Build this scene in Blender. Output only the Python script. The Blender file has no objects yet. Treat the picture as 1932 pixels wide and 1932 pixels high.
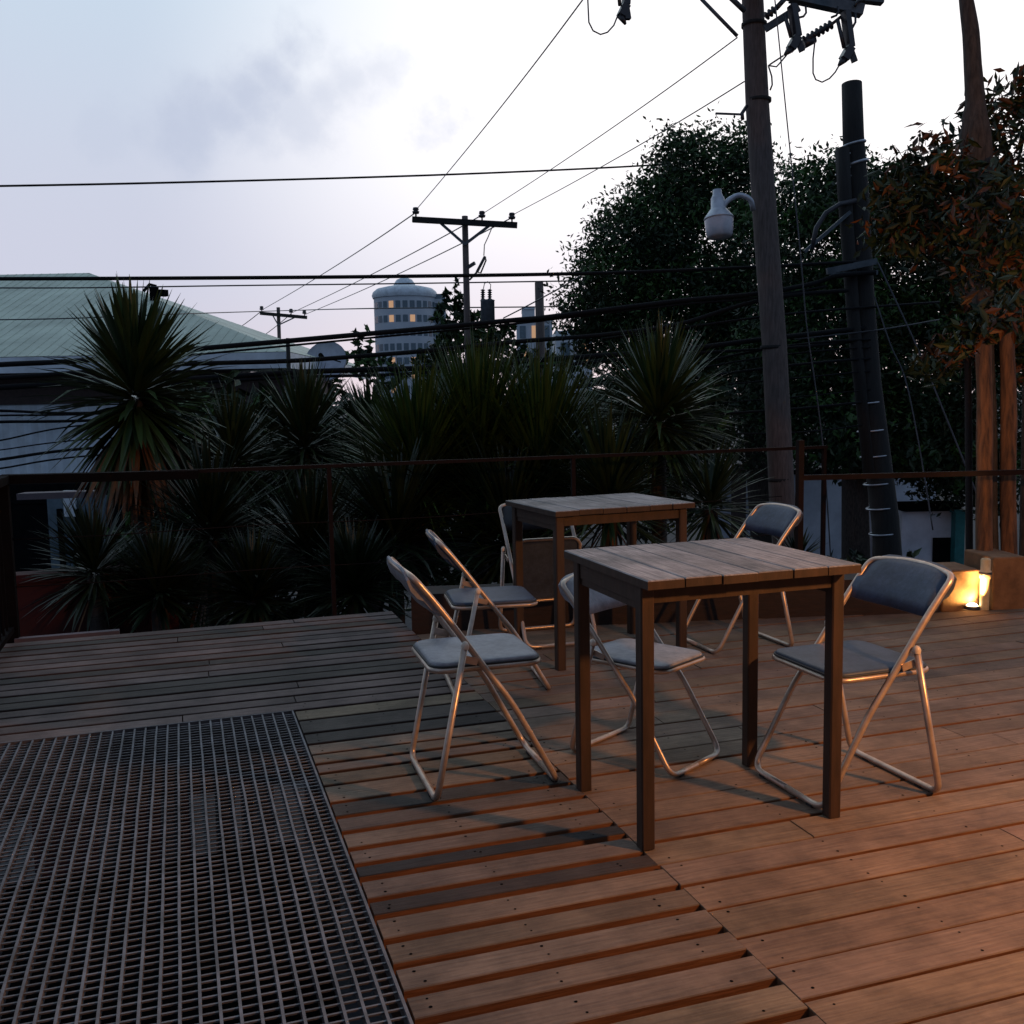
import bpy, math, random
from mathutils import Vector, Matrix, noise
random.seed(7)
S = bpy.context.scene
COL = S.collection
R = math.radians

# ------------------------------------------------------------------ camera
H = 1.28
PITCH, ROLL, YAW = R(-6.3), R(1.1), R(18.2)
FW = Vector((math.sin(YAW)*math.cos(PITCH), math.cos(YAW)*math.cos(PITCH), math.sin(PITCH)))
r0 = Vector((math.cos(YAW), -math.sin(YAW), 0)); u0 = r0.cross(FW)
RT = r0*math.cos(ROLL) - u0*math.sin(ROLL)
UP = u0*math.cos(ROLL) + r0*math.sin(ROLL)
FPX = 1900.0; CPX = 966.0
O = Vector((0, 0, H))
cam = bpy.data.cameras.new("camera"); co = bpy.data.objects.new("camera", cam); COL.objects.link(co)
M3 = Matrix((RT, UP, -FW)).transposed()
co.matrix_world = Matrix.Translation(O) @ M3.to_4x4()
cam.sensor_width = 36; cam.lens = 36*FPX/1932; cam.clip_start = 0.05; cam.clip_end = 5000
S.camera = co

def ray(x, y): return FW + RT*((x-CPX)/FPX) - UP*((y-CPX)/FPX)
def at(x, y, D):                      # point seen at (x, y) in the photo, D metres in front
    return O + ray(x, y)*D
def atz(x, y, z=0.0):
    d = ray(x, y); return O + d*((z-H)/d.z)

# ------------------------------------------------------------------ world / sun / exposure
SUN_AZ = YAW + R(24); SUN_EL = R(3)
w = bpy.data.worlds.new("World"); S.world = w; w.use_nodes = True
nt = w.node_tree; nt.nodes.clear()
def N(t, **k):
    n = nt.nodes.new(t)
    for a, b in k.items(): setattr(n, a, b)
    return n
def L(a, b): nt.links.new(a, b)
def val(x, i, sock):
    if isinstance(x, (int, float)): sock[i].default_value = x
    else: L(x, sock[i])
def mth(op, a, b=0.0, c=0.0, clamp=False):
    n = N('ShaderNodeMath', operation=op, use_clamp=clamp)
    val(a, 0, n.inputs); val(b, 1, n.inputs); val(c, 2, n.inputs); return n.outputs[0]
def vdot(a, v):
    n = N('ShaderNodeVectorMath', operation='DOT_PRODUCT'); L(a, n.inputs[0]); n.inputs[1].default_value = v
    return n.outputs['Value']
def smooth(x, lo, hi):
    n = N('ShaderNodeMapRange', interpolation_type='SMOOTHSTEP'); L(x, n.inputs[0])
    n.inputs[1].default_value = lo; n.inputs[2].default_value = hi; return n.outputs[0]
def mixc(f, a, b):
    n = N('ShaderNodeMix', data_type='RGBA')
    val(f, 0, n.inputs)
    for i, c in ((6, a), (7, b)):
        if isinstance(c, tuple): n.inputs[i].default_value = (*c, 1)
        else: L(c, n.inputs[i])
    return n.outputs[2]
tc = N('ShaderNodeTexCoord'); D_ = tc.outputs['Generated']
sep = N('ShaderNodeSeparateXYZ'); L(D_, sep.inputs[0])
elev = sep.outputs[2]
grad = mixc(smooth(elev, 0.0, 0.13), (.90, .68, .72), (.76, .70, .82))
grad = mixc(smooth(elev, 0.10, 0.50), grad, (.66, .88, 1.0))
lft = ray(0, 300).normalized()
grad = mixc(mth('MULTIPLY', smooth(vdot(D_, lft), .88, 1.0), .5), grad, (.54, .64, .80))
sund = ray(1560, 330).normalized()
glow = mth('MULTIPLY', smooth(vdot(D_, sund), .80, .992), mth('MULTIPLY_ADD', smooth(elev, .05, .26), .65, .35))
grad = mixc(glow, grad, (1.25, 1.22, 1.24))
# dusk: sky away from the sunset is dimmer
back = smooth(vdot(D_, FW), -0.1, 0.85)
grad = mixc(back, (.17, .24, .36), grad)
# soft grey-blue clouds
nz = N('ShaderNodeTexNoise'); nz.inputs['Scale'].default_value = 9; nz.inputs['Detail'].default_value = 6
nz.inputs['Roughness'].default_value = .6; L(D_, nz.inputs['Vector'])
dist = mth('MULTIPLY', mth('SUBTRACT', nz.outputs[0], .5), .15)
msk = None
for (px, py, rr, s) in ((370, 245, .058, 1.0), (420, 215, .055, 1.0), (465, 175, .055, 1.0), (505, 135, .05, .95), (545, 95, .042, .8), (470, 250, .045, .6),
                        (560, 210, .045, .6), (610, 180, .042, .6), (655, 155, .042, .55), (710, 128, .036, .45), (850, 232, .045, .8), (190, 240, .026, .3)):
    c = ray(px, py).normalized()
    vm = N('ShaderNodeVectorMath', operation='DISTANCE'); L(D_, vm.inputs[0]); vm.inputs[1].default_value = c
    q = mth('ADD', vm.outputs['Value'], dist)
    m = mth('MULTIPLY', smooth(mth('MULTIPLY', q, -1.0), -rr*1.1, -rr*.1), s)
    msk = m if msk is None else mth('MAXIMUM', msk, m)
grad = mixc(mth('MULTIPLY', msk, .75), grad, (.54, .60, .76))
sky = N('ShaderNodeTexSky', sky_type='NISHITA'); sky.sun_disc = False
sky.sun_elevation = SUN_EL; sky.sun_rotation = SUN_AZ; sky.dust_density = 3
bg = N('ShaderNodeBackground'); L(grad, bg.inputs[0]); bg.inputs[1].default_value = 1.0
bg2 = N('ShaderNodeBackground'); L(sky.outputs[0], bg2.inputs[0]); bg2.inputs[1].default_value = 0.05
mx = N('ShaderNodeMixShader'); mx.inputs[0].default_value = .05
L(bg.outputs[0], mx.inputs[1]); L(bg2.outputs[0], mx.inputs[2])
out = N('ShaderNodeOutputWorld'); L(mx.outputs[0], out.inputs[0])

sl = bpy.data.lights.new("sun", 'SUN'); sl.energy = 0.04; sl.angle = R(12); sl.color = (1, .85, .78)
so = bpy.data.objects.new("sun", sl); COL.objects.link(so)
sd = Vector((math.sin(SUN_AZ)*math.cos(SUN_EL), math.cos(SUN_AZ)*math.cos(SUN_EL), math.sin(SUN_EL)))
so.rotation_euler = sd.to_track_quat('Z', 'Y').to_euler(); so.location = (0, 0, 30)
S.view_settings.view_transform = 'Standard'; S.view_settings.look = 'None'
S.view_settings.exposure = 0; S.view_settings.gamma = 1
S.render.engine = 'CYCLES'; S.render.film_transparent = False

# ------------------------------------------------------------------ materials
def mat(name, col, col2=None, rough=.7, metal=0, nscale=8, stretch=(1, 1, 1), bump=.0, emit=None, estr=0, tone=False,
        tcols=None, detail=5, coord='Object', spec=.5, trans=0, lo=.35, hi=.65, sheen=0, stain=0, sscale=2.2):
    m = bpy.data.materials.new(name); m.use_nodes = True
    t = m.node_tree; b = t.nodes['Principled BSDF']
    b.inputs['Roughness'].default_value = rough; b.inputs['Metallic'].default_value = metal
    b.inputs['Specular IOR Level'].default_value = spec
    tcn = t.nodes.new('ShaderNodeTexCoord'); mp = t.nodes.new('ShaderNodeMapping'); mp.inputs['Scale'].default_value = stretch
    t.links.new(tcn.outputs[coord], mp.inputs[0])
    n = t.nodes.new('ShaderNodeTexNoise'); n.inputs['Scale'].default_value = nscale; n.inputs['Detail'].default_value = detail
    n.inputs['Roughness'].default_value = .62
    t.links.new(mp.outputs[0], n.inputs['Vector'])
    mr = t.nodes.new('ShaderNodeMapRange'); mr.inputs[1].default_value = lo; mr.inputs[2].default_value = hi
    t.links.new(n.outputs[0], mr.inputs[0])
    c2 = col2 or tuple(c*.7 for c in col)
    mixn = t.nodes.new('ShaderNodeMix'); mixn.data_type = 'RGBA'
    mixn.inputs[6].default_value = (*col, 1); mixn.inputs[7].default_value = (*c2, 1)
    t.links.new(mr.outputs[0], mixn.inputs[0]); last = mixn.outputs[2]
    if stain:
        n2 = t.nodes.new('ShaderNodeTexNoise'); n2.inputs['Scale'].default_value = sscale; n2.inputs['Detail'].default_value = 7
        n2.inputs['Roughness'].default_value = .7
        t.links.new(tcn.outputs[coord], n2.inputs['Vector'])
        r2 = t.nodes.new('ShaderNodeMapRange'); r2.inputs[1].default_value = .38; r2.inputs[2].default_value = .62
        r2.inputs[3].default_value = 1-stain; r2.inputs[4].default_value = 1.08
        t.links.new(n2.outputs[0], r2.inputs[0])
        m3 = t.nodes.new('ShaderNodeMix'); m3.data_type = 'RGBA'; m3.blend_type = 'MULTIPLY'; m3.inputs[0].default_value = 1
        t.links.new(last, m3.inputs[6]); t.links.new(r2.outputs[0], m3.inputs[7]); last = m3.outputs[2]
    if tone:
        at_ = t.nodes.new('ShaderNodeAttribute'); at_.attribute_name = 'tone'
        m2 = t.nodes.new('ShaderNodeMix'); m2.data_type = 'RGBA'; m2.blend_type = 'MULTIPLY'; m2.inputs[0].default_value = 1
        t.links.new(last, m2.inputs[6]); t.links.new(at_.outputs['Color'], m2.inputs[7]); last = m2.outputs[2]
    t.links.new(last, b.inputs['Base Color'])
    if bump:
        bn = t.nodes.new('ShaderNodeBump'); bn.inputs['Strength'].default_value = bump; bn.inputs['Distance'].default_value = .01
        t.links.new(n.outputs[0], bn.inputs['Height']); t.links.new(bn.outputs[0], b.inputs['Normal'])
    if emit:
        b.inputs['Emission Color'].default_value = (*emit, 1); b.inputs['Emission Strength'].default_value = estr
    if trans: b.inputs['Transmission Weight'].default_value = trans
    if sheen: b.inputs['Sheen Weight'].default_value = sheen
    return m

MT = {}
MT['deck'] = mat('deck_wood', (.26, .190, .135), (.165, .115, .085), stain=.42, sscale=3.2, rough=.75, nscale=5, stretch=(1.2, 22, 22), bump=.35, tone=True, detail=8, spec=.3)
MT['deck_side'] = mat('deck_side', (.20, .085, .04), (.12, .05, .024), rough=.8, nscale=6, stretch=(1.5, 20, 20), bump=.3, spec=.2)  # redder than the tops: warm lamp light in the gaps put into the colour
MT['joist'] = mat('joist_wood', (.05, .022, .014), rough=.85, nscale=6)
MT['ttop'] = mat('table_top_wood', (.42, .39, .385), (.17, .15, .15), stain=.5, sscale=3.5, rough=.62, nscale=4, stretch=(28, 1.6, 20), bump=.4, detail=9, spec=.35, tone=True)
MT['tframe'] = mat('table_frame_wood', (.055, .030, .020), (.032, .018, .012), rough=.6, nscale=5, stretch=(6, 6, 1), bump=.2, spec=.35)
MT['grate'] = mat('galvanised_steel', (.19, .18, .20), (.11, .10, .105), stain=.35, sscale=4, rough=.6, metal=.3, nscale=14, bump=.15)
MT['chrome'] = mat('chair_tube', (.58, .46, .38), (.42, .31, .24), rough=.33, metal=.55, nscale=20)
MT['pad'] = mat('chair_vinyl', (.31, .30, .33), (.25, .245, .28), stain=.35, sscale=9, rough=.5, nscale=60, bump=.1, spec=.4)
MT['padblue'] = mat('chair_vinyl_blue', (.045, .065, .12), (.033, .048, .09), stain=.35, sscale=9, rough=.5, nscale=60, bump=.1, spec=.4)
MT['piping'] = mat('chair_piping', (.02, .02, .025), rough=.6)
MT['ivory'] = mat('plastic_cap', (.75, .62, .5), rough=.4)
MT['rail'] = mat('rail_paint', (.006, .005, .005), (.009, .006, .006), rough=.9, nscale=12, spec=.05)
MT['railred'] = mat('rusty_rail', (.017, .008, .007), (.010, .006, .006), rough=.8, spec=.15, nscale=14)
MT['darkwood'] = mat('dark_timber', (.026, .012, .009), (.015, .008, .007), rough=.8, nscale=6, stretch=(1, 8, 8), bump=.3)
MT['post'] = mat('weathered_post', (.20, .09, .038), (.04, .02, .012), rough=.85, nscale=4, stretch=(9, 9, 1.2), bump=.8, detail=8)
MT['masonry'] = mat('masonry', (.24, .13, .065), (.13, .07, .035), rough=.9, nscale=9, bump=.6)
MT['pipe'] = mat('cream_pipe', (.72, .6, .38), (.5, .38, .2), rough=.45, nscale=12)
MT['pole'] = mat('pole_wood', (.13, .10, .092), (.07, .054, .05), rough=.9, nscale=5, stretch=(10, 10, .8), bump=.6, detail=8)
MT['pole_dark'] = mat('pole_dark', (.02, .019, .019), (.012, .011, .011), rough=.9, nscale=5, stretch=(10, 10, .8), bump=.6)
MT['bark'] = mat('bark', (.075, .06, .052), (.03, .024, .021), rough=.95, nscale=7, stretch=(6, 6, 1.5), bump=.9)
MT['arm'] = mat('crossarm_grey', (.10, .12, .14), (.055, .07, .085), rough=.6, nscale=10, metal=.2)
MT['dark'] = mat('dark_porcelain', (.03, .028, .035), rough=.35)
MT['cable'] = mat('cable_rubber', (.008, .008, .010), rough=.8, spec=.2)
MT['wire'] = mat('wire_metal', (.06, .06, .07), rough=.5, metal=.3)
MT['band'] = mat('steel_band', (.55, .57, .62), (.35, .36, .4), rough=.35, metal=.6)
MT['lampgrey'] = mat('lamp_housing', (.55, .58, .64), (.38, .40, .46), rough=.45, metal=.4)
MT['lampglass'] = mat('lamp_glass', (.55, .54, .60), (.40, .40, .45), rough=.25)
MT['roofg'] = mat('green_roof', (.52, .58, .48), (.46, .52, .43), stain=.25, sscale=.35, tone=True, rough=.6, nscale=.6, stretch=(1, 1, 1))
MT['fascia'] = mat('pale_fascia', (.74, .80, .86), rough=.6, nscale=1)
MT['wallblue'] = mat('corrugated_wall', (.80, .86, .92), (.72, .80, .88), stain=.25, sscale=.5, tone=True, rough=.5, nscale=.7, stretch=(4, 4, .6))
MT['soffit'] = mat('brown_soffit', (.09, .06, .055), rough=.8)
MT['white'] = mat('white_render', (.66, .68, .76), (.46, .48, .55), rough=.85, nscale=1.6, bump=.2)
MT['whitepale'] = mat('pale_tower', (.60, .63, .68), (.50, .53, .58), rough=.8, nscale=.2)
MT['teal'] = mat('teal_paint', (.015, .16, .16), (.01, .10, .10), rough=.6, nscale=6)
MT['black'] = mat('near_black', (.008, .008, .009), rough=1, spec=0)
MT['glassb'] = mat('window_glass', (.13, .18, .22), (.09, .13, .16), rough=.15)
MT['lit'] = mat('window_glow', (.8, .5, .3), rough=.5, emit=(1, .55, .28), estr=.4)  # on the tower this glow stands in for reflections in the glass
MT['dish'] = mat('dish_white', (.60, .62, .70), (.48, .50, .58), rough=.5, nscale=3)
MT['redw'] = mat('red_wall', (.06, .005, .004), (.035, .004, .003), rough=.85, nscale=3)
MT['pink'] = mat('pale_pink_board', (.16, .11, .12), (.10, .08, .09), rough=.8, nscale=3)
MT['asphalt'] = mat('asphalt', (.045, .045, .05), (.03, .03, .034), rough=.95, nscale=3)
MT['emit'] = mat('lamp_lens', (1, .9, .7), emit=(1, .82, .5), estr=14)
MT['emit2'] = mat('lantern_glass', (1, .7, .4), emit=(1, .62, .3), estr=3)
def leafmat(name, c, c2, rough=.55, spec=.35):
    return mat(name, c, c2, rough=rough, nscale=2.2, tone=True, spec=spec)
MT['blade'] = leafmat('blade_green', (.034, .055, .018), (.020, .038, .014), rough=.42, spec=.5)
MT['bladedry'] = leafmat('blade_dry', (.20, .085, .025), (.09, .045, .018))
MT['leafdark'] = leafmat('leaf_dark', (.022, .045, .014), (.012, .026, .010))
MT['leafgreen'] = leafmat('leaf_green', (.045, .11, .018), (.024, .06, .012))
MT['leafbrown'] = leafmat('leaf_brown', (.13, .05, .016), (.08, .03, .012))

# ------------------------------------------------------------------ mesh helpers
class MB:
    def __init__(s): s.v = []; s.f = []; s.mi = []; s.t = []; s.sm = []
    def face(s, idx, mi=0, t=1.0, sm=False):
        s.f.append(idx); s.mi.append(mi); s.t.append(t); s.sm.append(sm)
    def add(s, vs, fs, mi=0, t=1.0, sm=False):
        b = len(s.v); s.v += [tuple(v) for v in vs]
        for f in fs: s.face([i+b for i in f], mi, t, sm)
    def box(s, c, d, rz=0.0, mi=0, t=1.0):
        x, y, z = d[0]/2, d[1]/2, d[2]/2; ca, sa = math.cos(rz), math.sin(rz)
        vs = []
        for i in (-1, 1):
            for j in (-1, 1):
                for k in (-1, 1):
                    X, Y = i*x, j*y
                    vs.append((c[0]+X*ca-Y*sa, c[1]+X*sa+Y*ca, c[2]+k*z))
        s.add(vs, [(0, 1, 3, 2), (4, 6, 7, 5), (0, 4, 5, 1), (2, 3, 7, 6), (0, 2, 6, 4), (1, 5, 7, 3)], mi, t)
    def bar(s, p, q, w, h, up=(0, 0, 1), mi=0, t=1.0):
        p, q = Vector(p), Vector(q); d = (q-p).normalized(); up = Vector(up)
        if abs(d.dot(up)) > .98: up = Vector((1, 0, 0))
        sd_ = d.cross(up).normalized(); u = sd_.cross(d).normalized()
        vs = []
        for e in (p, q):
            for a, b in ((-1, -1), (1, -1), (1, 1), (-1, 1)): vs.append(e+sd_*a*w/2+u*b*h/2)
        s.add(vs, [(3, 2, 1, 0), (4, 5, 6, 7), (0, 1, 5, 4), (1, 2, 6, 5), (2, 3, 7, 6), (3, 0, 4, 7)], mi, t)
    def tube(s, pts, r, n=8, mi=0, cap=True, t=1.0):
        pts = [Vector(p) for p in pts]
        rs = r if isinstance(r, (list, tuple)) else [r]*len(pts)
        b = len(s.v); prev = None
        for i, p in enumerate(pts):
            a = pts[max(i-1, 0)]; c = pts[min(i+1, len(pts)-1)]
            d = (c-a); d = d.normalized() if d.length > 1e-9 else Vector((0, 0, 1))
            if prev is None:
                x = d.orthogonal().normalized()
            else:
                x = (prev - d*prev.dot(d)); x = x.normalized() if x.length > 1e-6 else d.orthogonal().normalized()
            prev = x; y = d.cross(x)
            for k in range(n):
                an = 2*math.pi*k/n
                s.v.append(tuple(p+(x*math.cos(an)+y*math.sin(an))*rs[i]))
        for i in range(len(pts)-1):
            for k in range(n):
                k2 = (k+1) % n
                s.face([b+i*n+k, b+i*n+k2, b+(i+1)*n+k2, b+(i+1)*n+k], mi, t, True)
        if cap:
            s.face([b+k for k in range(n)][::-1], mi, t)
            e = b+(len(pts)-1)*n; s.face([e+k for k in range(n)], mi, t)
    def lathe(s, c, prof, n=20, mi=0, M=None, t=1.0):
        b = len(s.v)
        for (r, z) in prof:
            for k in range(n):
                an = 2*math.pi*k/n; v = Vector((r*math.cos(an), r*math.sin(an), z))
                if M: v = M @ v
                s.v.append(tuple(Vector(c)+v))
        for i in range(len(prof)-1):
            for k in range(n):
                k2 = (k+1) % n
                s.face([b+i*n+k, b+i*n+k2, b+(i+1)*n+k2, b+(i+1)*n+k], mi, t, True)
    def build(s, name, mats, parent=None, loc=None):
        me = bpy.data.meshes.new(name)
        me.from_pydata(s.v, [], s.f)
        if not isinstance(mats, (list, tuple)): mats = [mats]
        for m in mats: me.materials.append(MT[m] if isinstance(m, str) else m)
        me.polygons.foreach_set('material_index', s.mi)
        me.polygons.foreach_set('use_smooth', s.sm)
        ca = me.color_attributes.new('tone', 'FLOAT_COLOR', 'CORNER')
        buf = []
        for f, t in zip(s.f, s.t):
            c = (t, t, t, 1) if isinstance(t, (int, float)) else (*t, 1)
            buf += list(c)*len(f)
        ca.data.foreach_set('color', buf)
        me.update()
        o = bpy.data.objects.new(name, me); COL.objects.link(o)
        if parent is not None: o.parent = parent
        if loc: o.location = loc
        return o

def tag(o, label=None, cat=None, group=None, kind=None):
    if label: o['label'] = label
    if cat: o['category'] = cat
    if group: o['group'] = group
    if kind: o['kind'] = kind
    return o
def thing(name, label, cat, loc=(0, 0, 0), rz=0, group=None):
    o = bpy.data.objects.new(name, None); COL.objects.link(o)
    o.location = loc; o.rotation_euler = (0, 0, rz); o.empty_display_size = .1
    return tag(o, label, cat, group)
def copy_tree(o, parent=None, mapping=None):
    c = o.copy(); COL.objects.link(c)
    if parent is not None: c.parent = parent
    for ch in [x for x in bpy.data.objects if x.parent == o]: copy_tree(ch, c)
    return c
def off(pts, base):                   # world points -> local to a thing standing at base (no rotation)
    b = Vector(base); return [Vector(p)-b for p in pts]

# ------------------------------------------------------------------ ground and deck
g = MB(); g.add([(-3000, -3000, -3), (3000, -3000, -3), (3000, 3000, -3), (-3000, 3000, -3)], [(0, 1, 2, 3)])
tag(g.build('ground', 'asphalt'), kind='structure')

SEAM = 1.195
def kerb_x(y): return 1.2 + (5.46-y)/.245           # right deck stops at the kerb line
dk = MB()
TH = .028
def board(x0, x1, ya, yb, t, z=0.0, skewr=None, mi=1):
    """one plank with a 2 mm chamfer, top at z; xr0/xr1 let the far end be cut along the kerb"""
    xr0, xr1 = (x1, x1) if skewr is None else skewr
    c = .0025
    vs = [(x0, ya, z-TH), (xr0, ya, z-TH), (xr1, yb, z-TH), (x0, yb, z-TH),
          (x0, ya, z-c), (xr0, ya, z-c), (xr1, yb, z-c), (x0, yb, z-c),
          (x0+.0006, ya+c, z), (xr0-.0006, ya+c, z), (xr1-.0006, yb-c, z), (x0+.0006, yb-c, z)]
    dk.add(vs, [(8, 9, 10, 11)], 0, t)
    dk.add(vs, [(4, 5, 9, 8), (5, 6, 10, 9), (6, 7, 11, 10), (7, 4, 8, 11)], 0, tuple(k*.85 for k in t))
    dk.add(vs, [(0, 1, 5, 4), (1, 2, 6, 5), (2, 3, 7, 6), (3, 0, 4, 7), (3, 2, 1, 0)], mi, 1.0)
    if ya < 4.3 and ya > 1.2:
        for jx_ in (.45, .75, 1.1, 1.25, 1.7, 2.15, 2.6, 3.05, 3.5):
            if x0+.03 < jx_ < min(xr0, xr1)-.03:
                for yy_ in (ya+.024, yb-.024):
                    if random.random() < .8:
                        cx_, cy_ = jx_+random.uniform(-.008, .008), yy_+random.uniform(-.006, .006); rr_ = random.uniform(.0028, .0046)
                        dk.add([(cx_+rr_*math.cos(a_), cy_+rr_*math.sin(a_), z+.0006) for a_ in [k_*math.pi/4 for k_ in range(8)]], [tuple(range(8))], 2, 1.0)
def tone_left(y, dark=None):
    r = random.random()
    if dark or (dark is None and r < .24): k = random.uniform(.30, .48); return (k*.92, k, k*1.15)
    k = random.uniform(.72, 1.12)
    if y > 4.2: k *= random.uniform(.72, .95); return (k*1.0, k*.98, k*1.2)  # far boards tinted bluer and darker, standing in for weaker lamp light
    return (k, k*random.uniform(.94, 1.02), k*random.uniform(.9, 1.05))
# left section: near gaps measured in the photo, then an even pitch
gaps = [1.45, 1.57, 1.69, 1.81, 1.933, 2.041, 2.155, 2.269, 2.39, 2.484, 2.606, 2.693, 2.80, 2.92, 3.04, 3.165, 3.32, 3.44, 3.535,
        3.64, 3.76, 3.893, 4.066, 4.21]
y = 4.21
while y < 6.05: y += random.uniform(.112, .126); gaps.append(y)
for k in range(29): gaps.insert(0, gaps[0]-.12)
for i in range(len(gaps)-1):
    a, b = gaps[i], gaps[i+1]
    gap = .028 if a < 3.1 else (.023 if a < 4.3 else .024)
    ya, yb = a+gap/2, b-gap/2
    z = random.uniform(-.0015, .0015)
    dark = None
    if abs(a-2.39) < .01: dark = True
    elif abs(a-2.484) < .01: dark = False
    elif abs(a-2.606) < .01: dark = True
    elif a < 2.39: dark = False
    jx = 0.0
    if a >= 4.20 or a < .2:
        cuts = sorted([random.uniform(-.3, .6)]) if random.random() < .55 else []
        xs = [-1.0]+cuts+[SEAM+jx*.4]
    else:
        xs = [.405, SEAM+jx]
    for q in range(len(xs)-1):
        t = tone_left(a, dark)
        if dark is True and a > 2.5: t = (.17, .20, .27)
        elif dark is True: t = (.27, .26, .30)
        board(xs[q]+(.002 if q else 0), xs[q+1]-(.002 if q < len(xs)-2 else 0), ya, yb, t, z+random.uniform(-.001, .001), mi=3 if a > 3.25 else 1)  # far board sides take the darker joist colour: gap shade painted in
# right section: wider planks with tighter gaps
y = -2.05
ys = []
while y < 5.42: ys.append(y); y += .1355 + random.uniform(-.003, .003)
for i in range(len(ys)-1):
    a, b = ys[i], ys[i+1]
    gap = random.choice([.006, .008, .011, .014, .009])
    ya, yb = a+gap/2, b-gap/2
    kx0, kx1 = kerb_x(ya)+.02, kerb_x(yb)+.02
    xmax = 7.6
    z = random.uniform(-.002, .002)
    start = SEAM+.0004
    cuts = []
    x = start+random.uniform(.5, 2.4)
    lim = min(xmax, kx1)
    while x < lim-.6: cuts.append(x); x += random.choice([1.6, 2.1, 2.7])
    xs = [start]+cuts+[lim]
    for q in range(len(xs)-1):
        k = random.uniform(.84, 1.18); t = (k*1.03, k*random.uniform(.92, 1.0), k*random.uniform(.86, .98))
        if random.random() < .08: t = (k*.62, k*.62, k*.66)
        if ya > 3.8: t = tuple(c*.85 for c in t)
        last = q == len(xs)-2
        sk = (min(xmax, kx0), min(xmax, kx1)) if last else None
        if xs[q+1]-xs[q] < .05: continue
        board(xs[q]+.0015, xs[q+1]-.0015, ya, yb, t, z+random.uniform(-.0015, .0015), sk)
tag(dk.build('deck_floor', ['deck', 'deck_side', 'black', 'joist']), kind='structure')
jo = MB()
for x in (-.95, -.5, 0, .35, .45, .75, 1.1, 1.25, 1.7, 2.15, 2.6, 3.05, 3.5, 3.95, 4.4, 4.9, 5.5, 6.1, 6.7, 7.3):
    y1 = 6.1 if x < SEAM else min(5.42, 5.46-(x-1.2)*.245-.03)
    y0 = -2.0 if x > .4 else 4.24
    if y1 > y0: jo.box((x, (y0+y1)/2, -TH-.06-.004), (.045, y1-y0, .12))
jo.box((4.0, 1.6, -.30), (7.1, 7.2, .02)); jo.box((-.3, 5.2, -.33), (2.2, 1.8, .02))
tag(jo.build('deck_joists', 'joist'), kind='structure')
jo = MB(); jo.box((-1.2, 2.0, -.62), (3.2, 4.6, .02)); jo.box((-1.2, -.2, -.35), (3.2, .02, .5))
tag(jo.build('grating_dark_backing', 'black'), kind='structure')  # black sheets added so the space under the grating stays dark

# ------------------------------------------------------------------ steel grating in the deck
gt = thing('floor_grating', 'galvanised steel bar grating panel let into the planks at lower left', 'grating', (-.6, 2.4, 0))
gx0, gx1, gy0, gy1 = -2.2, .395, .35, 4.215
fr = MB()
fr.bar((gx1-.6+.6, gy0-2.4, 0), (gx1, gy1-2.4, 0), .001, .001) if False else None
def lg(p): return (p[0]+.6, p[1]-2.4, p[2])
fr.bar(lg((gx1, gy0, -.016)), lg((gx1, gy1, -.016)), .007, .036)
fr.bar(lg((gx0, gy1, -.016)), lg((gx1-.004, gy1, -.016)), .007, .036)
fr.build('frame', 'grate', gt)
bb = MB(); x = gx1-.0415
while x > gx0:
    n = 26; pts = []
    for i in range(n+1):
        yy = gy0+(gy1-gy0)*i/n
        pts.append(Vector(lg((x+.0007*math.sin(yy*7+x*31)+.0005*math.sin(yy*17+x*11), yy, 0))))
    for i in range(n): bb.bar(pts[i]+Vector((0, 0, -.015)), pts[i+1]+Vector((0, 0, -.015)), .0068, .030)
    x -= .0415
bb.build('bearing_bars', 'grate', gt)
cb = MB(); yy = gy1-.031
while yy > gy0:
    n = 16
    zo = -.0062+random.uniform(-.001, .001)
    pts = [Vector(lg((gx0+(gx1-gx0)*i/n, yy+random.uniform(-.0008, .0008), zo))) for i in range(n+1)]
    for i in range(n): cb.bar(pts[i], pts[i+1], .0052, .004)
    yy -= .0312
cb.build('cross_bars', 'grate', gt)

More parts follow.
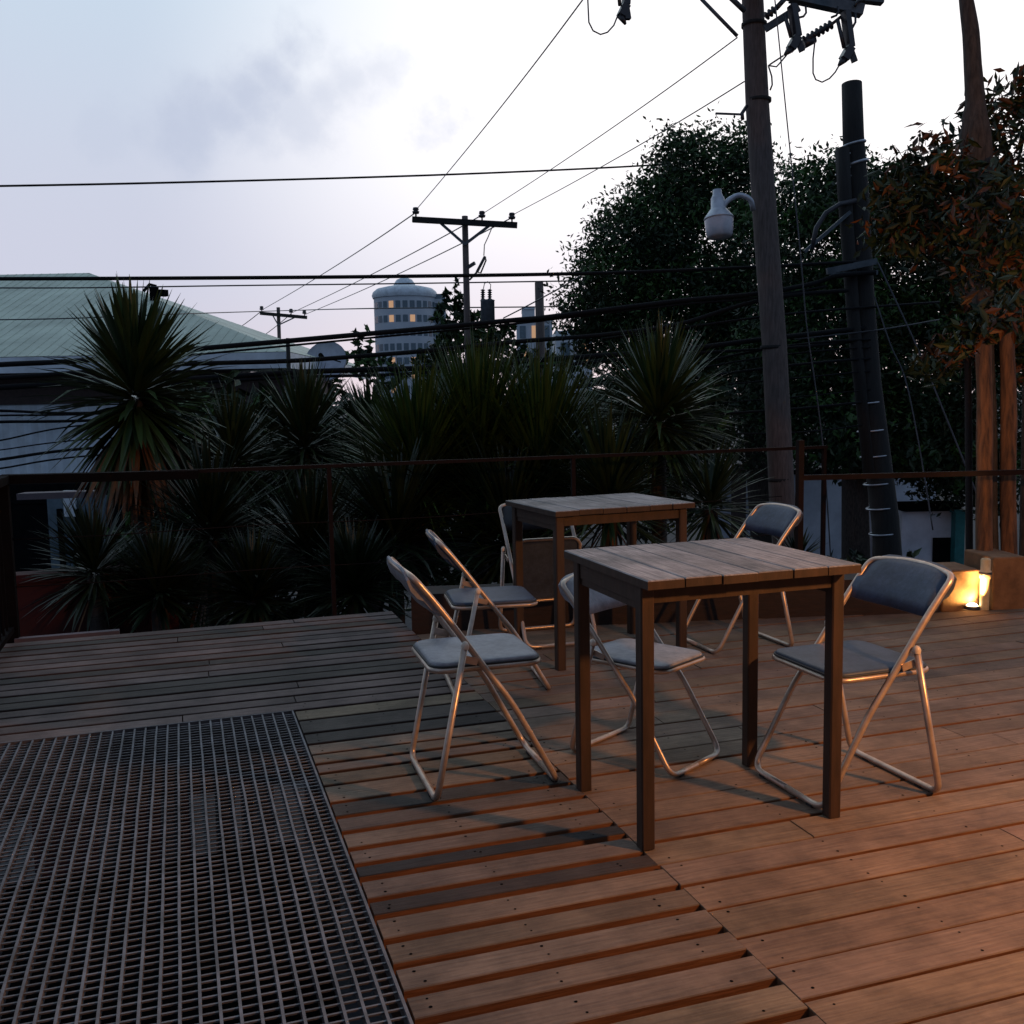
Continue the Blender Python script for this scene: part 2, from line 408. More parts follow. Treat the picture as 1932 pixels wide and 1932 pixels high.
# ------------------------------------------------------------------ tables
def make_table(label, loc, rz, w, d, h, legs, leg=.056, tilt=(0, 0), n=6):
    t = thing('patio_table', label, 'table', loc, rz, 'slatted wooden tables on the deck')
    t.rotation_euler = (tilt[0], tilt[1], rz)
    tp = MB(); th = .026
    pw = w/n
    for i in range(n):
        x0 = -w/2+i*pw+.0016; x1 = -w/2+(i+1)*pw-.0016
        k = random.uniform(.72, 1.15); z = h+random.uniform(-.0012, .0008)
        c = .003; d2 = d/2+random.uniform(-.003, .003)
        vs = [(x0, -d2, z-th), (x1, -d2, z-th), (x1, d2, z-th), (x0, d2, z-th),
              (x0, -d2, z-c), (x1, -d2, z-c), (x1, d2, z-c), (x0, d2, z-c),
              (x0+c, -d2+c, z), (x1-c, -d2+c, z), (x1-c, d2-c, z), (x0+c, d2-c, z)]
        tn = (k, k, k*1.02)
        tp.add(vs, [(8, 9, 10, 11), (4, 5, 9, 8), (5, 6, 10, 9), (6, 7, 11, 10), (7, 4, 8, 11)], 0, tn)
        tp.add(vs, [(0, 1, 5, 4), (1, 2, 6, 5), (2, 3, 7, 6), (3, 0, 4, 7), (3, 2, 1, 0)], 1, 1.0)
    tp.build('tabletop', ['ttop', 'tframe'], t)
    lx, ly = legs
    ap = MB(); ah = .05; za = h-th-ah/2-.002
    for s_ in (-1, 1):
        ap.box((0, s_*ly/2, za), (lx-leg-.002, .026, ah))
        ap.box((s_*lx/2, 0, za), (.026, ly-leg-.002, ah))
    # slim upper lip that shows between top and apron
    ap.build('apron', 'tframe', t)
    for sx in (-1, 1):
        lp = MB(); lp.box((sx*lx/2, 0, za-ah/2-.012), (.018, ly-leg-.004, .02)); lp.build('side_rail', 'tframe', t)
    for sx in (-1, 1):
        for sy in (-1, 1):
            m = MB(); zt = h-th-.001
            l2 = leg/2; c = .004
            prof = [(-l2+c, -l2), (l2-c, -l2), (l2, -l2+c), (l2, l2-c), (l2-c, l2), (-l2+c, l2), (-l2, l2-c), (-l2, -l2+c)]
            vs = [(sx*lx/2+a, sy*ly/2+b, z) for z in (0, zt) for a, b in prof]
            fs = [[i, (i+1) % 8, 8+(i+1) % 8, 8+i] for i in range(8)]+[list(range(7, -1, -1)), list(range(8, 16))]
            m.add(vs, fs)
            m.build('leg', 'tframe', t)
    return t
make_table('larger front wooden table with weathered grey slatted top and square brown legs',
           (1.523, 2.745, 0), 0, .685, .63, .79, (.625, .465), leg=.041)
make_table('smaller rear wooden table standing near the railing behind the front table',
           (1.99, 4.67, 0), R(4), .755, .62, .768, (.67, .505), leg=.043)

# ------------------------------------------------------------------ folding chairs
def arc(p, q, r, c, n=6):
    return None
def rounded(pts, r, n=5):
    """polyline with corners rounded by radius r"""
    pts = [Vector(p) for p in pts]; o = [pts[0]]
    for i in range(1, len(pts)-1):
        p, a, b = pts[i], (pts[i-1]-pts[i]), (pts[i+1]-pts[i])
        rr = min(r, a.length*.45, b.length*.45)
        s, e = p+a.normalized()*rr, p+b.normalized()*rr
        for k in range(n+1):
            t = k/n; o.append(s*(1-t)**2+p*2*t*(1-t)+e*t*t)
    o.append(pts[-1]); return o
def slab(m, outline, z0, z1, fn=lambda p: p, bev=.008, mi=0):
    """rounded cushion: outline list of (x,y); fn maps (x,y,z) to final"""
    n = len(outline); cx = sum(p[0] for p in outline)/n; cy = sum(p[1] for p in outline)/n
    rings = [(0, z0), (0, z1-bev), (bev*.5, z1-bev*.3), (bev*1.6, z1), (.05, z1+.003), (.11, z1+.001)]
    b = len(m.v)
    for ins, z in rings:
        for (x, y) in outline:
            d = math.hypot(x-cx, y-cy); k = max(0.02, 1-ins/d)
            m.v.append(tuple(fn(Vector((cx+(x-cx)*k, cy+(y-cy)*k, z)))))
    for i in range(len(rings)-1):
        for k in range(n):
            k2 = (k+1) % n; m.face([b+i*n+k, b+i*n+k2, b+(i+1)*n+k2, b+(i+1)*n+k], mi, 1.0, True)
    m.face([b+k for k in range(n)][::-1], mi); e = b+(len(rings)-1)*n; m.face([e+k for k in range(n)], mi, 1.0, True)
def rrect(x0, x1, y0, y1, r, n=4):
    o = []
    for cx, cy, a0 in ((x1-r, y0+r, -90), (x1-r, y1-r, 0), (x0+r, y1-r, 90), (x0+r, y0+r, 180)):
        for k in range(n+1):
            a = R(a0+90*k/n); o.append((cx+r*math.cos(a), cy+r*math.sin(a)))
    return o
W = .195
def front_pts():
    """side profile of the long frame: foot -> back top (x forward)"""
    return [(.21, .012), (.055, .30), (-.045, .44), (-.155, .60), (-.215, .68), (-.262, .737)]
def make_chair(label, loc, rz, pad='pad', seat_up=0.0, back=None, sz=1.0, sw=1.0):
    t = thing('folding_chair', label, 'chair', loc, rz, 'metal folding chairs around the tables')
    r = .0108
    fp = front_pts()
    m = MB()
    left = [Vector((x, -W, z)) for x, z in fp]+[Vector((-.288, -W*.35, .752)), Vector((-.288, W*.35, .752))]; right = [Vector((x, W, z)) for x, z in fp[::-1]]
    topl = [Vector((-.262-.01, -W+.0, .742))]
    loop = [Vector((.21, 0, .012))]+left+right+[Vector((.21, 0, .012))]
    m.tube(rounded(loop, .055, 6), r, 10)
    m.build('back_frame', 'chrome', t)
    # rear leg frame
    m = MB()
    loop = [Vector((-.105, -W-.024, .51)), Vector((-.21, -W-.024, .012)), Vector((-.21, W+.024, .012)), Vector((-.105, W+.024, .51))]
    m.tube(rounded(loop, .045, 6), r, 10)
    m.build('rear_leg_frame', 'chrome', t)
    for s_ in (-1, 1):
        m = MB(); c = Vector((-.105, s_*(W+.024), .50))
        m.lathe(c, [(r+.0015, 0), (r+.0025, .012), (r*.8, .022), (.001, .026)], 10)
        m.build('end_cap', 'ivory', t)
        m = MB(); m.bar((-.115, s_*(W+.012), .468), (-.062, s_*(W+.012), .452), .004, .024)
        m.build('bracket', 'chrome', t)
    # seat: tube ring under a padded, round cornered cushion
    hinge = Vector((0, 0, .405))
    rot = Matrix.Rotation(-seat_up, 3, 'Y')
    def f(p): return hinge+rot @ (p-hinge) if seat_up else p
    m = MB(); o = rrect(-.205, .165, -.180, .180, .052, 5)
    m.tube([f(Vector((x, y, .424))) for x, y in o+[o[0], o[1]]], .0095, 8, cap=False)
    m.build('seat_frame', 'chrome', t)
    m = MB(); slab(m, rrect(-.203, .163, -.178, .178, .052, 5), .432, .449, f)
    st = m.build('seat', pad, t)
    m = MB(); o = rrect(-.205, .165, -.180, .180, .052, 5)
    m.tube([f(Vector((x, y, .436))) for x, y in o+[o[0], o[1]]], .0042, 6, cap=False)
    m.build('piping', 'piping', st)
    # foot pads
    for x, s_ in ((.21, -1), (.21, 1), (-.21, -1), (-.21, 1)):
        m = MB(); m.box((x, s_*.13, .006), (.020, .03, .010)); m.build('foot_pad', 'piping', t)
    # back pad: bent sheet between the tubes
    m = MB(); n = 12; nz = 5
    A = Vector((-.276, 0, .764)); B = Vector((-.168, 0, .603))
    def P(u, v, o_):
        y = (u*2-1)*(W-.004)
        p = A.lerp(B, v); nrm = Vector((.80, 0, .58)).normalized()
        bow = -.016*(1-(2*u-1)**2)
        edge = (abs(2*u-1)**6)
        z_in = .035*edge*(1-v if v < .5 else -.35*(v-.5))
        hh = .012*math.sin(math.pi*min(1, max(0, v)))
        return p+Vector((bow, y, -z_in))+nrm*(o_*(.0145*math.sqrt(max(.05, 1-(max(0, abs(v-.5)*2-.86)/.14)**2))+hh*.2)-.002)
    for o_ in (1, -1):
        b = len(m.v)
        for j in range(nz+1):
            for i in range(n+1): m.v.append(tuple(P(i/n, j/nz, o_)))
        for j in range(nz):
            for i in range(n):
                q = [b+j*(n+1)+i, b+j*(n+1)+i+1, b+(j+1)*(n+1)+i+1, b+(j+1)*(n+1)+i]
                m.face(q if o_ > 0 else q[::-1], 0, 1.0, True)
    h2 = (nz+1)*(n+1)
    rim = [i for i in range(n+1)]+[(j)*(n+1)+n for j in range(1, nz+1)]+[nz*(n+1)+i for i in range(n-1, -1, -1)]+[j*(n+1) for j in range(nz-1, 0, -1)]
    for k in range(len(rim)):
        a, b2 = rim[k], rim[(k+1) % len(rim)]
        m.face([a, a+h2, b2+h2, b2])
    m.build('backrest', back or pad, t)
    t.scale = (1, sw, sz)
    return t
def chair(label, loc, rz, **k):
    c = make_chair(label, loc, rz, **k); return c
chair('folding chair left of the front table, pale worn seat, nearest chair on the left', (.94, 3.235, 0), R(-2))
chair('folding chair with dark blue back at the right end of the front table', (2.03, 2.73, 0), R(181), pad='padblue', sz=.955)
chair('folding chair behind the front table legs, turned diagonally toward the table', (1.55, 3.205, 0), R(-61), sz=.84, sw=.80)
chair('farther folding chair with bright back rim just left of the rear table', (1.315, 4.28, 0), R(-8), pad='padblue', sz=.93)
chair('farther folding chair with dark blue back to the right of the rear table', (2.695, 4.53, 0), R(180), pad='padblue', sz=.94)
chair('folding chair with its seat tipped upright, half hidden behind the rear table legs', (1.85, 5.02, 0), R(-92), seat_up=R(78), pad='padblue', back='piping', sz=.95)

# ------------------------------------------------------------------ deck edges, kerb and railings
kd = Vector((2.455, -.602, 0)).normalized()
K0 = Vector((1.19, 5.462, 0)); KL = 3.42
K1 = K0+kd*KL; kn = Vector((.602, 2.455, 0)).normalized()
KL = 3.08; K1 = K0+kd*KL
m = MB(); c = (K0+K1)/2+kn*.13
m.box((c.x, c.y, .09), (KL, .25, .24), math.atan2(kd.y, kd.x)); 
tag(m.build('timber_kerb', 'darkwood'), 'low dark timber beam edging the far right side of the deck', 'kerb beam')
# infill platform behind the kerb
m = MB(); m.box((-.66, 6.17, -.012), (.55, .05, .03)); 
tag(m.build('edge_trim', 'pink'), 'short pale trim strip on the far left corner of the deck', 'trim strip')

RY = 6.2
rl = thing('rear_railing', 'thin dark reddish steel railing with wires along the far edge of the deck', 'railing', (0, RY, 0))
m = MB(); m.bar((-.93, 0, .905), (4.44, 0, .905), .03, .022); m.build('top_rail', 'railred', rl)
for x in (.863, 2.47, 4.42):
    m = MB(); m.bar((x, 0, -.3), (x, 0, .893), .026, .026); m.build('post', 'railred', rl)
for z in (.56, .29):
    m = MB(); m.tube([(-.93+i*.5, .0, z-.006*math.sin(i*1.7)) for i in range(11)], .0032, 5); m.build('wire', 'railred', rl)
rs = thing('side_railing', 'dark railing of upright bars at the left edge of the deck', 'railing', (-.95, 6.2, 0))
m = MB(); m.bar((0, -.06, .90), (0, -5.5, .90), .10, .045); m.bar((0, 0, .90), (1.05, 0, .885), .10, .05)
m.build('top_rail', 'rail', rs)
m = MB(); m.bar((0, -.06, .06), (0, -5.5, .06), .04, .03); m.build('bottom_rail', 'rail', rs)
m = MB(); m.bar((0, 0, -.2), (0, 0, .872), .07, .07); m.build('post', 'rail', rs)
m = MB(); m.bar((0, -3.2, -.2), (0, -3.2, .872), .05, .05); m.build('post', 'rail', rs)
for k in range(44):
    m = MB(); yk = -.16-k*.12
    m.bar((0, yk, .076), (0, yk, .877), .012, .012); m.build('baluster', 'rail', rs)
# second railing on the kerb
r2 = thing('kerb_railing', 'lower rusty rail above the kerb, running behind the lit post on the right', 'railing', tuple(K0))
a = 2.28
def kp(s, z, o_=.14): v = kd*s+kn*o_; return (v.x, v.y, z)
m = MB(); m.bar(kp(a, .80), kp(6.2, .80), .03, .03); m.build('top_rail', 'railred', r2)
for s_ in (a, 5.0):
    m = MB(); m.bar(kp(s_, .212 if s_ == a else -.1), kp(s_, 1.02 if s_ == a else .785), .035, .035); m.build('post', 'railred', r2)

# ------------------------------------------------------------------ lit corner at the right
C0 = atz(1782, 1147); C1 = atz(1848, 1149)
ang = math.atan2(kd.y, kd.x)
def pblock(name, xa, xb, ytop, D, depth, matn, label, cat, zb=-.02):
    p = at(xa, 1148, D); q = at(xb, 1148, D); zt = at((xa+xb)/2, ytop, D).z
    wd = (q-p).length; c = (p+q)/2+kn*depth/2
    m = MB(); cc = .012
    x, y = wd/2, depth/2
    b0 = (-x, -y), (x, -y), (x, y), (-x, y)
    hh = zt-zb
    nx = 9; 
    m.box((0, 0, hh/2), (wd, depth, hh-.002))
    o = m.build(name, matn, None, (c.x, c.y, zb)); o.rotation_euler = (0, 0, ang)
    bv = o.modifiers.new('bevel', 'BEVEL'); bv.width = .01; bv.segments = 2
    tag(o, label, cat); return o
DL = atz(1815, 1150); DL = (DL-O).dot(FW)
pblock('masonry_ledge', 1775, 1850, 1074, DL+.02, .30, 'masonry', 'low masonry ledge glowing in the light of the floor lamp', 'ledge')
pblock('post_base', 1871, 1935, 1049, DL+.02, .34, 'masonry', 'square masonry base block under the second rough post', 'post base')
pb = at(1857, 1145, DL-.02); pb.z = 0
pt = at(1856, 1052, DL-.02)
pp = thing('drain_pipe_stub', 'cream pipe stub standing brightly lit beside the floor lamp', 'pipe', tuple(pb))
m = MB(); h = pt.z
m.lathe((0, 0, 0), [(.026, 0), (.027, h*.60), (.033, h*.62), (.034, h*.76), (.027, h*.78), (.028, h*.97), (.022, h), (.001, h)], 18); m.build('pipe', 'pipe', pp)
m = MB(); m.lathe((0, 0, h*.69), [(.0345, 0), (.037, .004), (.037, .012), (.0345, .016)], 18); m.build('collar', 'dark', pp)
fl_p = atz(1834, 1149)
fl = thing('floor_uplight', 'small round floor lamp shining warm white at the foot of the ledge', 'lamp', tuple(fl_p))
m = MB(); m.lathe((0, 0, 0), [(.045, .0), (.045, .018), (.036, .022), (.034, .018)], 20); m.build('housing', 'dark', fl)
m = MB(); m.lathe((0, 0, .010), [(.034, .008), (.025, .020), (.012, .026), (.001, .027)], 20); m.build('lens', 'emit', fl)
def lamp(name, kind, loc, energy, color, size=.04, rot=None, spot=None, blend=.5):
    l = bpy.data.lights.new(name, kind); l.energy = energy; l.color = color
    if kind in ('POINT', 'SPOT'): l.shadow_soft_size = size
    if kind == 'SPOT': l.spot_size = spot; l.spot_blend = blend
    o = bpy.data.objects.new(name, l); COL.objects.link(o); o.location = loc
    if rot is not None: o.rotation_euler = rot
    return o
ta = Vector((-.10, .16, .16)); up = lamp('uplight_beam', 'SPOT', tuple(fl_p+Vector((.01, -.03, .05))), 11, (1, .60, .20), .02, (-ta).to_track_quat('Z', 'Y').to_euler(), R(120), .5)
tgt = at(1860, 760, DL+.2)-(fl_p+Vector((0, -.02, .07)))
up2 = lamp('uplight_spot', 'SPOT', tuple(fl_p+Vector((-.02, -.06, .07))), 45, (1, .50, .18), .03,
           (-tgt).to_track_quat('Z', 'Y').to_euler(), R(60), .9)

def rough_post(name, pts, rs, matn, label, cat, n=14, seg=26, amp=.10):
    """pts/rs control the axis; adds knots and splits"""
    m = MB(); P = []; Rr = []
    L_ = len(pts)-1
    for i in range(seg+1):
        t = i/seg*L_; k = min(int(t), L_-1); f = t-k
        P.append(Vector(pts[k]).lerp(Vector(pts[k+1]), f)); Rr.append(rs[k]*(1-f)+rs[k+1]*f)
    b0 = Vector(P[0]); m.tube([p-b0 for p in P], Rr, n)
    for i, v in enumerate(m.v):
        ring = i//n; ring = min(ring, seg)
        c = P[ring]-b0; d = Vector(v)-c
        nn = noise.noise(Vector((d.x*14, d.y*14, c.z*1.3+hash(name) % 7*0)))+.5*noise.noise(Vector((d.x*40, d.y*40, c.z*3)))
        m.v[i] = tuple(c+d*(1+amp*nn*2))
    o = m.build(name, matn, None, tuple(b0)); return tag(o, label, cat)
DP = DL+.28
rough_post('wooden_post', [at(1857, 1110, DP), at(1858, 900, DP), at(1855, 636, DP)], [.052, .050, .047], 'post',
           'rough upright timber post lit orange above the floor lamp', 'post')
rough_post('wooden_post', [at(1903, 1060, DP+.1), at(1903, 800, DP+.1), at(1898, 625, DP+.1)], [.05, .05, .046], 'post',
           'second rough timber post at the right, dimmer, standing on the masonry base', 'post')
rough_post('wooden_post', [at(1829, 1085, DP+.25), at(1828, 850, DP+.25), at(1826, 655, DP+.25)], [.024, .023, .022], 'darkwood',
           'thin dark reddish post just left of the orange lit post', 'post')
rough_post('tree_trunk', [at(1880, 1500, 6.4), at(1866, 900, 6.4), at(1850, 420, 6.4), at(1846, 300, 6.4), at(1842, 250, 6.4), at(1840, 195, 6.4), at(1830, 60, 6.4), at(1816, -60, 6.4)],
           [.045, .05, .070, .088, .090, .056, .050, .038], 'bark', 'tall bare tree trunk with a knobbly bulge rising above the right foliage', 'tree trunk', n=18, seg=60, amp=.12)

# warm wall lantern on a post, out of frame at the right behind the viewer: the light that rakes the deck
LP = Vector((2.80, .95, 1.62))
lt = thing('deck_lantern', 'warm lantern on a slim dark post at the near right edge of the deck', 'lantern', (LP.x+.12, LP.y-.1, 0))
m = MB(); m.bar((0, 0, 0), (0, 0, LP.z+.25), .05, .05); m.bar((0, 0, LP.z+.2), (-.12, .1, LP.z+.2), .02, .02); m.build('post', 'rail', lt)
m = MB(); m.lathe((-.12, .1, LP.z+.10), [(.001, .11), (.03, .10), (.09, .03), (.09, .02)], 16); m.build('shade', 'rail', lt)
m = MB(); m.lathe((-.12, .1, LP.z+.045), [(.001, .06), (.03, .05), (.045, .03), (.03, .008), (.001, .0)], 14); m.build('glass', 'emit2', lt)
lamp('lantern_light', 'POINT', tuple(LP), 215, (1, .43, .135), .06)

tw_ = MB(); tw_.box((1.8, -2.25, 2.6), (11.5, .25, 5.2))  # unseen wall, added and sized to keep the rear sky off the deck
tag(tw_.build('added_back_wall', mat('added_wall_render', (.16, .13, .11), (.12, .10, .08), rough=.9, nscale=3)), 'plain warm rendered wall added behind the viewer to block sky light', 'wall')

# ------------------------------------------------------------------ plants
def blade(m, base, d, length, width, droop, t, mi=0, fold=.25):
    """sword leaf: 4 segments, V folded, drooping along its length"""
    d = d.normalized(); side = d.cross(Vector((0, 0, 1)))
    side = side.normalized() if side.length > .05 else Vector((math.cos(t[0]*50), math.sin(t[0]*50), 0))
    p = base.copy(); dirv = d.copy(); seg = 4
    prof = [.6, 1.0, 1.0, .72, .06]
    b = len(m.v)
    for i in range(seg+1):
        up = side.cross(dirv).normalized(); w_ = width*prof[i]/2
        m.v.append(tuple(p-side*w_+up*w_*fold)); m.v.append(tuple(p-up*w_*fold*.6)); m.v.append(tuple(p+side*w_+up*w_*fold))
        p = p+dirv*(length/seg)
        dirv = (dirv+Vector((0, 0, -1))*droop/seg*(.4+i*.5)).normalized()
    for i in range(seg):
        a = b+i*3
        m.face([a, a+1, a+4, a+3], mi, t, True); m.face([a+1, a+2, a+5, a+4], mi, t, True)
def rosette(name, label, c, rad, n=220, dim=1.0, dry=0, cat='plant', elev=(-50, 90), stem=True, width=.032, droop=.35, seed=0, group=None, warm=0):
    rnd = random.Random(seed*91+7)
    base = Vector((c.x, c.y, -3)); t = thing(name, label, cat, tuple(base), 0, group)
    m = MB(); cl = c-base
    for i in range(n):
        e = R(elev[0]+(elev[1]-elev[0])*rnd.random()**.85); a = rnd.uniform(0, 2*math.pi)
        d = Vector((math.cos(e)*math.cos(a), math.cos(e)*math.sin(a), math.sin(e)))
        st = cl+Vector((0, 0, .12*rad*math.sin(e)+rad*.10*(rnd.random()-.5)))+d*rad*.06
        k = rnd.uniform(.55, 1.35); ln = rad*rnd.uniform(.78, 1.1)
        dr = droop*rnd.uniform(.4, 1.3)*(.5 if e > R(50) else 1)*(2.4 if rnd.random() < .10 else 1)
        blade(m, st, d, ln, width*rnd.uniform(.8, 1.15), dr, (k*dim*(1+warm*2.2), k*dim*(1+warm*3.2), k*dim*.9))
    m.build('leaf_crown', 'blade', t)
    if dry:
        m = MB()
        for i in range(dry):
            e = R(rnd.uniform(-86, -42)); a = rnd.uniform(0, 2*math.pi)
            d = Vector((math.cos(e)*math.cos(a), math.cos(e)*math.sin(a), math.sin(e)))
            k = rnd.uniform(.45, 1.2)
            blade(m, cl-Vector((0, 0, rad*.12)), d, rad*rnd.uniform(.9, 1.3), width*1.1, .25, (k, k*.9, k*.8))
        m.build('dry_leaves', 'bladedry', t)
    if stem:
        m = MB(); m.tube([(cl.x*0+rnd.uniform(-.08, .08), rnd.uniform(-.05, .05), 0), (0, 0, cl.z*.5), tuple(cl)], [.09, .075, .06], 9)
        m.build('stem', 'bark', t)
    return t
G = 'spiky plants growing behind the railing'
def px(rad, D): return rad*D/FPX
PL = [
 (256, 755, 8.2, 184, 360, 170, 'tall spiky plant at far left with brown drooping lower leaves', (-64, 90), .056),
 (905, 915, 8.9, 235, 900, 0, 'broad central spiky plant with the tallest fan of leaves', (-15, 84), .026),
 (790, 935, 8.6, 215, 700, 0, 'broad spiky plant merging with the left side of the central fan', (-20, 80), .026),
 (1020, 925, 8.7, 225, 760, 0, 'broad spiky plant merging with the right side of the central fan', (-15, 82), .026),
 (1243, 800, 8.3, 165, 360, 0, 'rounded spiky plant just left of the big utility pole', (-45, 90), .036),
 (575, 850, 9.6, 145, 280, 0, 'dark spiky plant between the far left plant and the central fan', (-50, 90), .036),
 (1150, 960, 7.9, 175, 260, 8, 'low spiky plant behind the rear table', (-35, 80), .032),
 (180, 1085, 7.2, 130, 190, 6, 'small spiky plant low in front of the red wall', (-40, 85), .026),
 (400, 1020, 7.9, 170, 230, 10, 'dark low spiky plant under the tall left plant', (-40, 80), .032),
 (590, 1060, 7.8, 165, 230, 0, 'dark low spiky plant behind the bare railing post', (-40, 80), .030),
 (745, 1030, 7.9, 190, 260, 0, 'low spiky plant spreading behind the left folding chair', (-45, 70), .032),
 (960, 1030, 8.0, 190, 260, 0, 'low spiky plant behind the chair with the tipped seat', (-45, 70), .032),
 (700, 850, 10.0, 120, 200, 0, 'small dim spiky plant rising left of the central fan', (-10, 90), .034),
 (300, 1125, 7.2, 120, 240, 0, 'very dark low spiky plant right of the red wall', (-30, 80), .030),
 (480, 1135, 7.3, 125, 240, 0, 'very dark low spiky plant at the deck edge left of the railing post', (-30, 80), .030),
 (670, 1120, 7.2, 125, 240, 0, 'very dark low spiky plant at the deck edge right of the railing post', (-30, 80), .030),
 (440, 880, 9.0, 130, 240, 0, 'dim spiky plant just right of the tall left plant', (-50, 80), .032),
 (1340, 960, 7.9, 125, 170, 12, 'thin yellowish spiky plant beside the white wall', (-50, 75), .024),
 (1505, 1065, 9.5, 60, 90, 0, 'little dark fern against the white wall', (-30, 80), .03),
]
for i, (x, y, D, r_, n_, dry, lab, el, wd) in enumerate(PL):
    if el[0] == 0: el = (0, 90)
    rosette('spiky_plant', lab, at(x, y, D), px(r_, D), int(n_*1.15), .5 if y > 1000 else 1.0, dry, elev=el, width=wd, seed=i, group=G, warm=.2 if i in (1, 2, 3) else (.08 if i in (0, 4) else 0))  # low plants get darker leaves: shade below the crowns put into their colour

def leaf(m, c, size, t, mi, rnd, long=1.6):
    n = Vector((rnd.gauss(0, 1), rnd.gauss(0, 1), rnd.gauss(0, 1))).normalized()
    a = n.orthogonal().normalized(); a = Matrix.Rotation(rnd.uniform(0, 6.28), 3, n) @ a; b_ = n.cross(a)
    s = size*rnd.uniform(.7, 1.3); l = s*long/2
    bb_ = len(m.v)
    m.v += [tuple(c-a*l), tuple(c+b_*s*.33+n*s*.05), tuple(c+a*l-n*s*.12), tuple(c-b_*s*.33+n*s*.05)]
    m.face([bb_, bb_+1, bb_+2, bb_+3], mi, t)
def tree(name, label, cat, base, blobs, size, nper, mats, mix, trunk=None, seed=1, shell=.55, group=None, clump=.18, long=1.6, per=5, cr=.2):
    """blobs: (centre Vector, radius, squash) — leaf clumps spread near each lobe's surface, a few inside"""
    rnd = random.Random(seed); t = thing(name, label, cat, tuple(base), 0, group); m = MB()
    base = Vector(base)
    for (c, r, sq) in blobs:
        for k in range(int(nper*r*r/per*5)):
            d = Vector((rnd.gauss(0, 1), rnd.gauss(0, 1), rnd.gauss(0, 1))).normalized()
            q = noise.noise(d*2.1+c*.37)*.42+noise.noise(d*5+c)*.18
            rr = r*(shell+(1-shell)*rnd.random()**.6)*(1+q)
            p = c+Vector((d.x*rr, d.y*rr, d.z*rr*sq))-base
            kk = rnd.uniform(.5, 1.2); mi = 0 if rnd.random() > mix else 1
            if per > 5: mi = 1 if rnd.random() < (mix*2.2 if d.z > .25 else mix*.4) else 0  # second leaf colour favoured on lobe tops as a painted highlight
            for j in range(per):
                leaf(m, p+Vector((rnd.gauss(0, 1), rnd.gauss(0, 1), rnd.gauss(0, .7)))*(clump*r*.35 if per == 5 else cr), size, (kk*rnd.uniform(.8, 1.2),)*3, mi, rnd, long)
    m.build('crown', mats, t)
    if trunk:
        m = MB()
        for pts, rs_ in trunk: m.tube([Vector(p)-base for p in pts], rs_, 10)
        m.build('trunk', 'bark', t)
    return t
def B(x, y, r_, D, sq=1.0): return (at(x, y, D), px(r_, D), sq)
D = 24
tb = at(1450, 900, D); tb.z = -3
big = [B(1330, 330, 95, D), B(1250, 405, 88, D), B(1285, 290, 45, D), B(1200, 470, 110, D), B(1165, 560, 105, D), B(1330, 480, 150, D), B(1395, 350, 85, D),
       B(1290, 620, 140, D), B(1180, 640, 90, D), B(1430, 560, 150, D), B(1120, 600, 62, D), B(1400, 720, 150, D), B(1290, 740, 110, D)]
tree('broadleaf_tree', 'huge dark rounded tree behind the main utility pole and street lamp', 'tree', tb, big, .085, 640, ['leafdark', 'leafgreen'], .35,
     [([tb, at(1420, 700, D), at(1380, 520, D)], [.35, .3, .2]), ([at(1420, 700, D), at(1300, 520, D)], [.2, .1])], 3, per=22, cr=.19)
D = 20
tb = at(1620, 950, D); tb.z = -3
mid = [B(1530, 375, 75, D), B(1600, 372, 80, D), B(1690, 390, 90, D), B(1560, 480, 140, D), B(1700, 520, 150, D), B(1580, 640, 160, D),
       B(1740, 680, 160, D), B(1560, 790, 120, D, .7), B(1700, 810, 130, D, .7), B(1850, 760, 140, D), B(1860, 560, 150, D), B(1840, 900, 100, D, .7), B(1480, 700, 110, D)]
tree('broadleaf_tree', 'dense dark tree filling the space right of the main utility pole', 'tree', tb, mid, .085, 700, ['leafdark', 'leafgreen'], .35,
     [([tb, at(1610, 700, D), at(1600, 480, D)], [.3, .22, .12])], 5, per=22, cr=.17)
D = 6.6
tb = at(1960, 1150, D); tb.z = -3
rt = [B(1760, 300, 55, D), B(1800, 350, 70, D), B(1880, 250, 70, D), B(1920, 190, 60, D), B(1900, 360, 90, D), B(1720, 370, 60, D), B(1670, 400, 45, D),
      B(1830, 440, 80, D), B(1740, 440, 60, D), B(1670, 455, 35, D), B(1920, 480, 80, D), B(1870, 540, 60, D), B(1900, 620, 60, D), B(1830, 650, 50, D, .8), B(1775, 685, 40, D, .8), B(1745, 690, 25, D), B(1930, 560, 60, D), B(1925, 690, 40, D),
      B(1860, 615, 42, 5.15, .8), B(1905, 600, 48, 5.15, .9), B(1822, 640, 30, 5.2, .8), B(1920, 545, 45, 5.3),
      B(1868, 350, 45, 6.0), B(1850, 420, 55, 6.0), B(1890, 470, 55, 6.0), B(1845, 520, 45, 6.0), B(1800, 300, 30, 6.0)]
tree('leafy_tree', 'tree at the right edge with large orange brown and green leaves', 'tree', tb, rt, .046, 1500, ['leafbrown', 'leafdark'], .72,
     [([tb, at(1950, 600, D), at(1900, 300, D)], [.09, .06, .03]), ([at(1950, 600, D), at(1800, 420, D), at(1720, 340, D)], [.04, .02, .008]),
      ([at(1945, 560, D), at(1850, 640, D), at(1760, 690, D)], [.03, .015, .006])], 8, shell=.35, clump=.9, long=2.0)
